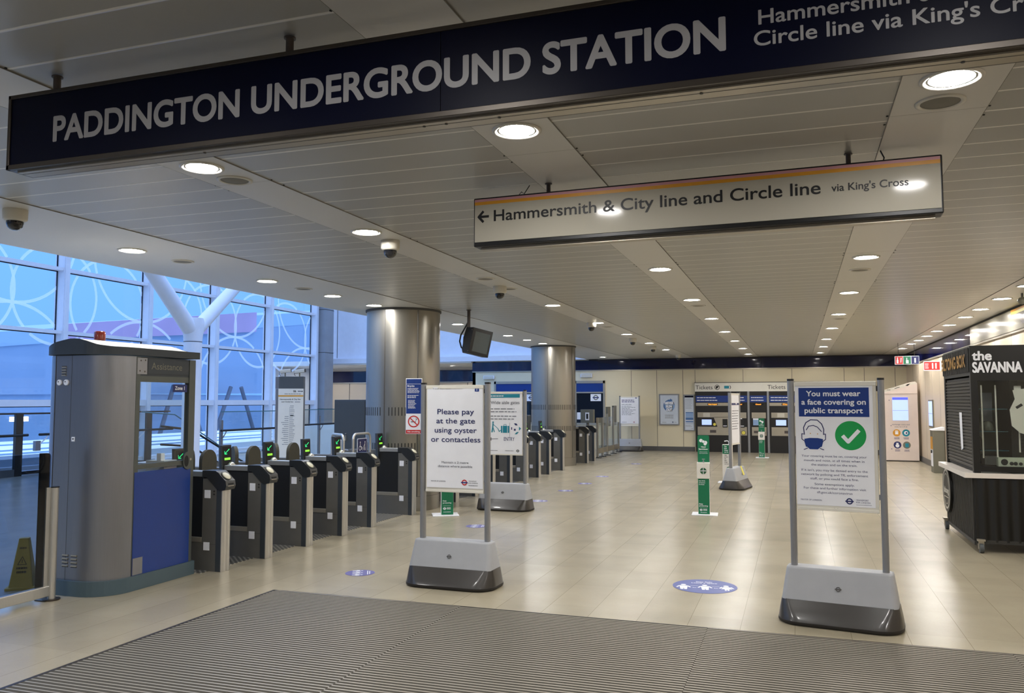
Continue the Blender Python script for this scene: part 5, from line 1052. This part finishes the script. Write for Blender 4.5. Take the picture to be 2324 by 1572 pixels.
b.bars(-.15, .15, -.2, 4, .035, .012, M_mesh, align='c', ragged=.2); b.bars(-.25, -.1, -.45, 1, .02, .012, M_mesh, ragged=.05); b.roundel(.12, -.44, .024, M_ink); b.bars(.17, .25, -.445, 1, .02, .012, M_mesh, ragged=.05); b.build('print', fp)
t = thing('framed_poster', 'narrow grey framed information poster beside the ticket machines', 'poster', (-3.47, FARY, 1.32))
b = MB(); b.box(-.19, .175, -.05, 0, -.635, .60, M_pole); b.build('frame', t, bevel=.006)
b = MB(); b.box(-.15, .14, -.053, -.05, -.60, .56, M_postpale); fp = b.build('poster', t)
b = MB().at(face_M('-y', 0, -.0535, 0)); b.rect(-.15, .14, .50, .56, M_navy); b.bars(-.13, .1, .44, 8, .045, .010, M_inkgrey); b.rect(-.125, .13, -.02, .005, M_pb); b.rect(-.125, .13, -.17, -.02, M_pb2, .0008); b.rect(-.125, .13, -.26, -.18, M_pb); b.rect(-.125, .13, -.34, -.30, M_pb); b.rect(-.125, .13, -.39, -.38, M_pb); b.bars(-.13, .1, -.45, 2, .03, .010, M_inkgrey); b.bars(.06, .12, -.56, 1, .03, .014, M_inkgrey, ragged=.1); b.build('print', fp)

t = thing('tickets_header_sign', 'long cream fascia lettered Tickets above the ticket machines', 'sign', (-1, FARY, 2.02))
b = MB(); b.box(-2.27, 2.3, -.12, 0, .0, .29, M_posterframe); b.box(-2.29, 2.32, -.125, 0, .29, .31, M_brown); b.build('fascia', t)
for x in (-3.24, -.91):
    b = MB().at(face_M('-y', 1, -.1205, 0)); b.text('Tickets', x, .075, .13, M_blackink, width=.56, bold=.0)
    b.disc(x + .71, .14, .085, M_blackink); b.disc(x + .71, .14, .068, M_posterframe, .0015); b.line([(x + .67, .10), (x + .75, .18)], .05, M_blackink, .002); b.poly([(x + .66, .17), (x + .70, .19), (x + .73, .13), (x + .69, .11)], M_blackink, .002)
    b.rect(x + .94, x + 1.10, .095, .19, M_teal); b.ring(x + 1.09, .14, .05, .07, M_blackink, .0015, 10, -PI / 3, PI / 3)
    b.build('lettering', t)
def machine(lab, x0, x1, wide, state):
    t = thing('ticket_machine', lab, 'ticket machine', ((x0 + x1) / 2, FARY, 0), 0, 'ticket machines'); o = ((x0 + x1) / 2, FARY, 0); YF_ = FARY - .12; YR_ = FARY - .003
    b = MB(o); b.box(x0, x1, YF_, YR_, 0, 2.02, M_dark); b.build('body', t)
    b = MB(o); b.box(x0 + .01, x1 - .01, YF_ - .01, YF_, 1.66, 1.88, M_blue); b.build('header_panel', t)
    b = MB(o).at(face_M('-y', 0, YF_ - .011, 0)); L = x1 - x0; b.bars(x0 + .05, x0 + .05 + L * (.6 if wide else .8), 1.80, 2, .09, .026, M_paper, ragged=.15, gap=.02); b.build('header_lettering', t)
    cx = (x0 + x1) / 2
    if wide: b = MB(o); b.box(x0 + .01, x1 - .01, YF_ - .012, YF_, 1.54, 1.64, M_machsteel); b.build('steel_strip', t)
    b = MB(o).at(face_M('-y', 0, YF_ - .013, 0)); b.rect(cx - .17, cx + .17, 1.56, 1.62, M_softblack); b.text(state, cx, 1.572, .036, M_amber, width=.28 if wide else .17, align='c', w=.002, bold=.02); b.build('led_display', t)
    b = MB(o); b.box(x0 + .06, x1 - .04, YF_ - .012, YF_, 1.13, 1.32, M_machsteel) if not wide else b.box(x0 + .06, x1 - .03, YF_ - .012, YF_, 1.15, 1.32, M_machsteel)
    b.box(x0 + .06, x1 - .03, YF_ - .02, YF_, .56, .84, M_machsteel)
    if wide: b.at(face_M('-y', 0, YF_, 0)); b.prism([(x1 - .42, .84), (x1 - .03, .84), (x1 - .03, 1.16), (x1 - .54, 1.16)], 0, .012, M_machsteel)
    b.build('steel_plate', t)
    b = MB(o); q = x0 + (.20 if wide else .10); b.box(q, q + (.32 if wide else .24), YF_ - .014, YF_ - .002, .90, 1.08, M_scr if state != 'Closed' or wide else M_pb2); b.build('screen', t)
    b = MB(o).at(face_M('-y', 0, YF_ - .021, 0))
    b.rect(cx - .10, cx + .1, .64, .73, M_brown) if wide else b.rect(x0 + .12, x0 + .3, .64, .72, M_brown); b.build('ticket_tray', t)
    b = MB(o); rx = x0 + .62 if wide else x1 - .14; rz_ = .92 if wide else .65
    b.cyl((rx, YF_ - .03, rz_), (rx, YF_, rz_), .055 if wide else .07, M_black, n=24); b.cyl((rx, YF_ - .034, rz_), (rx, YF_ - .03, rz_), .048 if wide else .058, M_yelprint, n=24); b.build('card_reader', t)
    b = MB(o); px = x1 - .25 if wide else x1 - .26; b.box(px, px + .16, YF_ - .03, YF_, .82, 1.10, M_black); b.box(px + .02, px + .14, YF_ - .036, YF_ - .03, .95, 1.06, M_slot); b.box(px + .02, px + .14, YF_ - .034, YF_ - .03, .86, .885, M_paper); b.build('card_slot', t)
    b = MB(o); b.box(x0 + .05 + (.2 if wide else 0), x0 + (.47 if wide else .30), YF_ - .014, YF_ - .011, 1.17, 1.30, M_camwhite) if wide else b.box(x0 + .10, x0 + .34, YF_ - .012, YF_, 1.02, 1.14, M_paper); b.build('notice', t)
    return t
machine('wide ticket machine at left end with lit screen and amber status', -3.25, -2.12, True, 'Notes Accepted')
machine('ticket machine just right of the edge-on poster stand', -2.08, -1.56, False, 'Closed')
machine('narrow ticket machine behind the farther sanitiser stand', -1.49, -.94, False, 'Closed')
machine('wide ticket machine with lit screen left of the face covering stand', -.87, .25, True, 'Closed')
machine('ticket machine behind the face covering poster stand', .32, 1.3, True, 'Closed')
for x, l, w_ in ((-2.10, 'left', .018), (-1.525, 'middle', .033), (-.905, 'right', .033)):
    tag(MB((x, FARY, 0)).box(x - w_, x + w_, FARY - .14, FARY - .002, 0, 2.02, M_pole).build('steel_pilaster'), 'slim steel upright between the ticket machines, %s one' % l, 'upright', 'uprights between machines')
for o_ in bpy.data.objects:
    if o_.name.startswith('steel_pilaster'):
        i = {'left': -2.10, 'middle': -1.525, 'right': -.905}[o_['label'].split()[-2]]; o_.location = (i, FARY, 0)

# ------------------------------------------------------------------ small hanging signs
t = thing('facility_sign', 'small hanging red green and navy facility sign near the right wall', 'sign', (2.66, 23.0, CEIL))
b = MB(); 
for x in (-.2, .17): b.cyl((x, 0, 0), (x, 0, -.34), .006, M_bframe, n=8)
b.build('rods', t)
b = MB(); b.box(-.285, .275, -.03, .03, -.55, -.335, M_paper); b.build('case', t, bevel=.006)
b = MB().at(face_M('-y', 0, -.031, 0)); b.rect(-.275, -.10, -.54, -.345, M_red); b.rect(-.09, .085, -.54, -.345, M_green); b.rect(.095, .265, -.54, -.345, M_ink)
b.text('i', .18, -.50, .11, M_paper, align='c', w=.002, bold=.05); b.rect(-.245, -.205, -.52, -.43, M_paper, .002); b.line([(-.225, -.43), (-.225, -.37)], .02, M_paper, .002); b.line([(-.15, -.50), (-.14, -.38)], .02, M_paper, .002); b.rect(-.03, .03, -.52, -.44, M_paper, .002); b.line([(-.01, -.45), (-.01, -.38)], .018, M_paper, .002); b.build('pictograms', t)
t = thing('fire_point_sign', 'small red projecting sign on the right wall beside the kiosk', 'sign', (RX, 21.4, 2.52))
b = MB(); b.box(-.46, 0, -.015, .015, -.115, .105, M_paper); b.build('panel', t)
b = MB().at(face_M('-y', 0, -.0155, 0)); b.rect(-.45, -.12, -.10, .09, M_red); b.bars(-.43, -.33, .03, 3, .045, .018, M_paper, w=.002); b.line([(-.27, -.07), (-.27, .06)], .03, M_paper, .002); b.line([(-.20, -.07), (-.20, .06)], .03, M_paper, .002); b.build('print', t)
# dark hanging rod sign by far wall
# ------------------------------------------------------------------ currency machine, wall screen, bin
t = thing('coin_exchange_machine', 'white coin exchange machine with sloping top and lit screen', 'vending machine', (2.76, 25.65, 0)); o = (2.76, 25.65, 0)
M_excream = mat('machine_blush_white', (222, 206, 196), .35)
b = MB(o).at(face_M('-y', 0, 26.3, 0)); b.prism([(2.34, .03), (3.20, .03), (3.20, 1.90), (2.34, 1.90)], 0, .65, M_excream); b.build('body', t, bevel=.008)
b = MB(o).at(face_M('-y', 0, 26.3, 0)); b.prism([(2.32, 1.905), (3.20, 1.905), (3.20, 2.20), (3.15, 2.245), (3.08, 2.235), (2.32, 1.99)], 0, .66, M_excream); b.build('sloping_top', t, bevel=.008)
b = MB(o).at(face_M('-y', 0, 25.638, 0)); b.line([(2.32, 1.96), (3.10, 2.2), (3.17, 2.2)], .07, M_roofwhite, .001); b.bars(2.42, 2.55, 2.0, 1, .02, .02, M_mesh); b.poly([(2.9, 2.13), (2.95, 2.17), (3.03, 2.19), (2.96, 2.12)], M_blackink, .002); b.line([(2.62, 2.05), (2.75, 2.09)], .015, M_blackink, .002); b.build('top_print', t)
b = MB(o); b.box(2.36, 3.18, 25.70, 26.28, 0, .03, M_brown); b.build('plinth', t)
b = MB(o); b.box(2.55, 2.95, 25.63, 25.65, 1.15, 1.80, M_scr); b.box(2.55, 2.95, 25.628, 25.63, 1.73, 1.80, M_scrblue); b.box(2.55, 2.95, 25.627, 25.63, 1.425, 1.432, M_scrblue); b.build('screen', t)
b = MB(o).at(face_M('-y', 0, 25.649, 0)); b.text('exchange coins and', 2.75, 1.02, .032, M_ink, width=.45, align='c'); b.text('notes for £ € $', 2.75, .955, .032, M_ink, width=.32, align='c')
for x, z, m_ in ((2.64, .80, M_orange), (2.88, .80, M_teal), (2.65, .46, M_ink), (2.89, .46, M_mesh)):
    b.disc(x, z, .10, m_); b.bars(x - .07, x + .07, z - .145, 2, .03, .014, M_ink, align='c', ragged=.2)
b.rect(2.60, 2.68, .76, .83, M_paper, .002); b.poly([(2.59, .84), (2.69, .84), (2.67, .865), (2.61, .865)], M_paper, .002); b.disc(2.88, .80, .05, M_paper, .002); b.disc(2.89, .80, .025, M_ink, .003); b.disc(2.65, .44, .05, M_paper, .002, 20); b.rect(2.62, 2.68, .49, .52, M_paper, .002); b.rect(2.85, 2.94, .40, .51, M_teal, .002)
for x, z in ((2.47, 1.72), (2.50, 1.0), (2.50, .35)): b.disc(x, z, .012, M_ink)
b.rect(2.98, 3.04, 1.97, 2.07, M_mesh); b.rect(3.1, 3.17, 1.97, 2.07, M_mesh); b.build('print', t)
t = thing('wall_screen', 'narrow lit screen recessed in the right wall', 'screen', (RX, 23.7, 1.37))
b = MB(); b.box(-.03, 0, -.33, .33, -.36, .36, M_mesh); b.build('bezel', t, bevel=.005); b = MB(); b.box(-.034, -.03, -.30, .30, -.31, .32, M_scr); b.box(-.035, -.03, -.30, .30, .0, .01, M_mesh); b.build('display', t)
t = thing('wall_dispenser', 'grey leaflet bin with slanted white top against the right wall', 'bin', (3.12, 22.0, 0))
b = MB(); b.box(-.10, .15, -.2, .2, 0, 1.0, M_mesh); b.build('body', t, bevel=.006); b = MB(); b.rings([[(-.12, y, 1.0), (.155, y, 1.0), (.155, y, 1.08), (-.12, y, 1.02)] for y in (-.22, .22)], M_paper, smooth=False); b.build('lid', t)
b = MB(); b.box(-.106, -.10, -.14, .14, .55, .85, M_orange); b.box(-.106, -.10, -.14, .14, .15, .55, M_paper); b.cyl((-.13, -.05, .5), (-.10, -.05, .5), .04, M_black, n=14); b.build('leaflets', t)

M_sigpanel = mat('direction_panel_cream', (150, 145, 132), .15, spec=.4)
# cream direction panel on the right wall above the kiosk
t = thing('wall_direction_panel', 'cream direction panel with yellow stripe on the right wall above the kiosk', 'sign', (RX - .02, 14, 2.99))
b = MB(); b.box(-.02, .02, -6, 4.2, -.19, .14, M_sigpanel); b.build('panel', t)
b = MB().at(face_M('-x', -.0205, 0, 0)); b.rect(-.9, 6, .105, .14, M_orange, .002); b.rect(-.9, 6, .06, .105, M_yelprint, .002)
b.text('Hammersmith & City', -.3, -.02, .055, M_inkgrey, bold=.01, w=.002); b.text('Circle line', -.3, -.12, .055, M_inkgrey, bold=.01, w=.002); b.build('lettering', t)

# ------------------------------------------------------------------ kiosk
KX, KY, KB = 1.88, 10.62, 12.42; o = (2.5, 11.4, 0)
t = thing('snack_kiosk', 'black wheeled snack kiosk with roller shutter and white counter against the right wall', 'kiosk', o)
b = MB(o); b.box(KX, 3.15, KY, KB, .10, .80, M_kiosk); b.box(KX, 3.15, KY, KB, 1.99, 2.33, M_kiosk)
b.box(KX, KX + .07, KY, KY + .07, .8, 1.99, M_kiosk); b.box(KX, KX + .05, KB - .09, KB - .042, .8, 1.99, M_kiosk); b.box(3.08, 3.15, KY, KY + .07, .8, 1.99, M_kiosk); b.box(3.1, 3.15, KY + .071, KB - .042, .8, 1.99, M_kiosk)
b.box(KX + .07, 3.08, KY, KY + .05, 1.93, 1.99, M_kiosk); b.box(KX + .07, 3.08, KY, KY + .05, .9, .96, M_kiosk); b.box(KX, 3.15, KB - .04, KB, .8, 1.99, M_kiosk); b.build('body', t)
b = MB(o); b.rings([[(KX - .10, KY - .03, z), (3.15, KY - .03, z), (3.15, KB + .02, z), (KX - .10, KB + .02, z)] for z in (.83, .885)], M_counter, smooth=False); b.build('counter', t, bevel=.006)
b = MB(o)
for i in range(24): y = KY + .05 + i * .0745; b.box(KX - .018, KX, y, y + .028, .12, .82, M_kribs)
b.build('side_ribs', t)
b = MB(o); nx_ = 60
b.rings([[(KX + .03 + 1.24 * i / nx_, KY - .012 + .012 * math.cos(i / nx_ * 2 * PI * 11), z) for i in range(nx_ + 1)] for z in (.12, .82)], M_kiosk, cap=(False, False), closed=False); b.box(KX, 3.15, KY - .02, KY, .10, .14, M_kribs); b.build('corrugated_front', t)
b = MB(o); b.box(KX - .02, KX, KY, KB, .08, .12, M_kribs); b.build('base_frame', t)
# roller shutter on the left side
b = MB(o)
ns_ = 26; prof = []
for i in range(ns_):
    z = .93 + i * (1.02 / ns_); b.rings([[(KX + .018, y, z), (KX + .006, y, z + .006), (KX + .006, y, z + .026), (KX + .018, y, z + .034)] for y in (KY + .07, KB - .09)], M_shutter, cap=(False, False), smooth=False, closed=False)
b.box(KX + .02, KX + .03, KY + .07, KB - .09, .9, 1.97, M_slot); b.build('roller_shutter', t)
b = MB(o).at(face_M('-x', KX + .004, 0, 0)); b.poly([(-11.42, 1.56), (-11.25, 1.56), (-11.23, 1.13), (-11.36, 1.10), (-11.39, 1.3)], M_paper); b.build('paper_notice', t)
b = MB(o)
for i in range(24): y = KY + .06 + i * .0745; b.box(KX - .012, KX, y, y + .03, 2.03, 2.31, M_kribs)
b.build('header_ribs', t)
b = MB(o)
M_ = face_M('-x', KX - .014, 0, 0); b.at(M_)
vs, fs = text_geo('BILTONG BOX'); b.text('BILTONG BOX', -12.40, 2.10, .135, M_gold, width=1.62, bold=.03, w=.012); b.build('gold_letters', t)
b = MB(o).at(face_M('-y', 0, KY - .004, 0)); b.text('the', 1.905, 2.165, .098, M_paper, width=.19, bold=.026, w=.004); b.text('SAVANNA', 1.905, 2.025, .112, M_paper, width=.49, bold=.024, w=.004); b.build('shop_lettering', t)
b = MB(o); b.box(KX + .07, 3.08, KY + .02, KY + .026, .96, 1.95, M_cglass); b.build('front_glass', t)
b = MB(o); b.cyl((KX - .02, 12.2, .55), (KX - .05, 12.2, .55), .30, M_kiosk, n=48); b.at(face_M('-x', KX - .0505, -0, 0)); b.ring(-12.2, .55, .235, .26, M_camwhite, .001, 48); b.text('biltong', -12.2, .50, .07, M_camwhite, width=.34, align='c', w=.001, bold=.04); b.rect(-12.35, -12.05, .44, .45, M_camwhite); b.ring(-12.2, .55, .19, .2, M_camwhite, .001, 48); b.build('round_sign', t)
# interior: inner shutter, shelves, strips
b = MB(o); b.box(2.32, 2.40, KY + .25, KY + 1.0, .9, 2.0, M_kiosk)
for i in range(26): b.box(2.42, 3.1, KY + .60, KY + .612, .92 + i * .04, .945 + i * .04, M_shutter)
b.box(2.4, 3.1, KY + .615, KY + .62, .9, 2.0, M_slot); b.box(2.0, 3.1, KB - .06, KB - .05, .9, 2.0, M_mesh); b.build('inner_shutter', t)
for z in (1.60, 1.34, 1.12): b = MB(o); b.box(KX + .09, 2.30, KY + .30, KY + .60, z, z + .008, M_edge); b.build('glass_shelf', t)
b = MB(o); b.box(KX + .1, 2.3, KY + .9, KY + .91, 1.05, 1.92, M_mesh); b.box(KX + .12, KX + .22, KY + .88, KY + .9, 1.4, 1.85, M_camwhite); b.box(KX + .26, KX + .38, KY + .88, KY + .9, 1.45, 1.8, M_frame); b.build('back_board', t)
for x, y0_ in ((KX + .11, .08), (KX + .26, .12)):
    b = MB(o); b.box(x, x + .016, KY + y0_, KY + y0_ + .003, 1.05, 1.88, M_camwhite); b.build('paper_strip', t)
b = MB(o); b.box(2.36, 2.375, KY + .1, KY + .103, 1.12, 1.86, M_camwhite); b.box(2.33, 2.40, KY + .098, KY + .1, 1.82, 1.87, M_camwhite); b.build('hanging_scale', t)
M_kgreen = mat('kiosk_tray_cream', (176, 180, 158), .5)
b = MB(o); b.box(2.14, 3.0, KY + .06, KY + .16, .96, 1.06, M_kgreen)
for x, r in ((2.20, .035), (2.27, .02), (2.31, .02), (2.36, .018)): b.cyl((x, KY + .055, .975 + r), (x, KY + .06, .975 + r), r, M_black, n=20)
b.build('counter_tray', t)
b = MB(o); b.lathe([(.05, 1.34), (.06, 1.37), (.05, 1.42), (.02, 1.45)], M_mesh, c=(2.12, KY + .45, .01), n=18); b.lathe([(.04, 1.12), (.05, 1.2), (.03, 1.26), (.01, 1.28)], M_bframe, c=(2.02, KY + .45, .01), n=18); b.box(2.05, 2.2, KY + .3, KY + .5, .96, 1.06, M_dkgrey); b.lathe([(.03, 1.61), (.035, 1.68), (.02, 1.72)], M_bframe, c=(2.0, KY + .45, 0), n=18); b.build('stock', t)
b = MB(o); b.poly([(2.52, 1.86), (2.66, 1.80), (2.7, 1.3), (2.55, 1.25), (2.49, 1.4), (2.46, 1.6)], M_camwhite) ; b = MB(o).at(face_M('-y', 0, KY + .03, 0)); b.poly([(2.30, 1.82), (2.44, 1.84), (2.5, 1.3), (2.36, 1.34), (2.28, 1.42), (2.265, 1.6), (2.32, 1.72)], M_camwhite); b.line([(2.33, 1.62), (2.39, 1.66)], .03, M_blackink, .002); b.build('face_decal', t)
for x, y in ((KX + .04, KY - .02), (KX - .03, KB - .02)):
    b = MB(o); b.box(x - .04, x + .04, y - .04, y + .05, .13, .15, M_machsteel); b.rings([[(x + s * .028, y - .03, .14), (x + s * .028, y + .04, .14), (x + s * .028, y + .01, .04), (x + s * .028, y - .02, .04)] for s in (-1, 1)], M_machsteel, smooth=False)
    b.cyl((x - .02, y - .02, .052), (x + .02, y - .02, .052), .052, M_darkcab, n=28); b.cyl((x - .022, y - .02, .052), (x + .022, y - .02, .052), .022, M_mesh, n=16); b.build('castor', t)
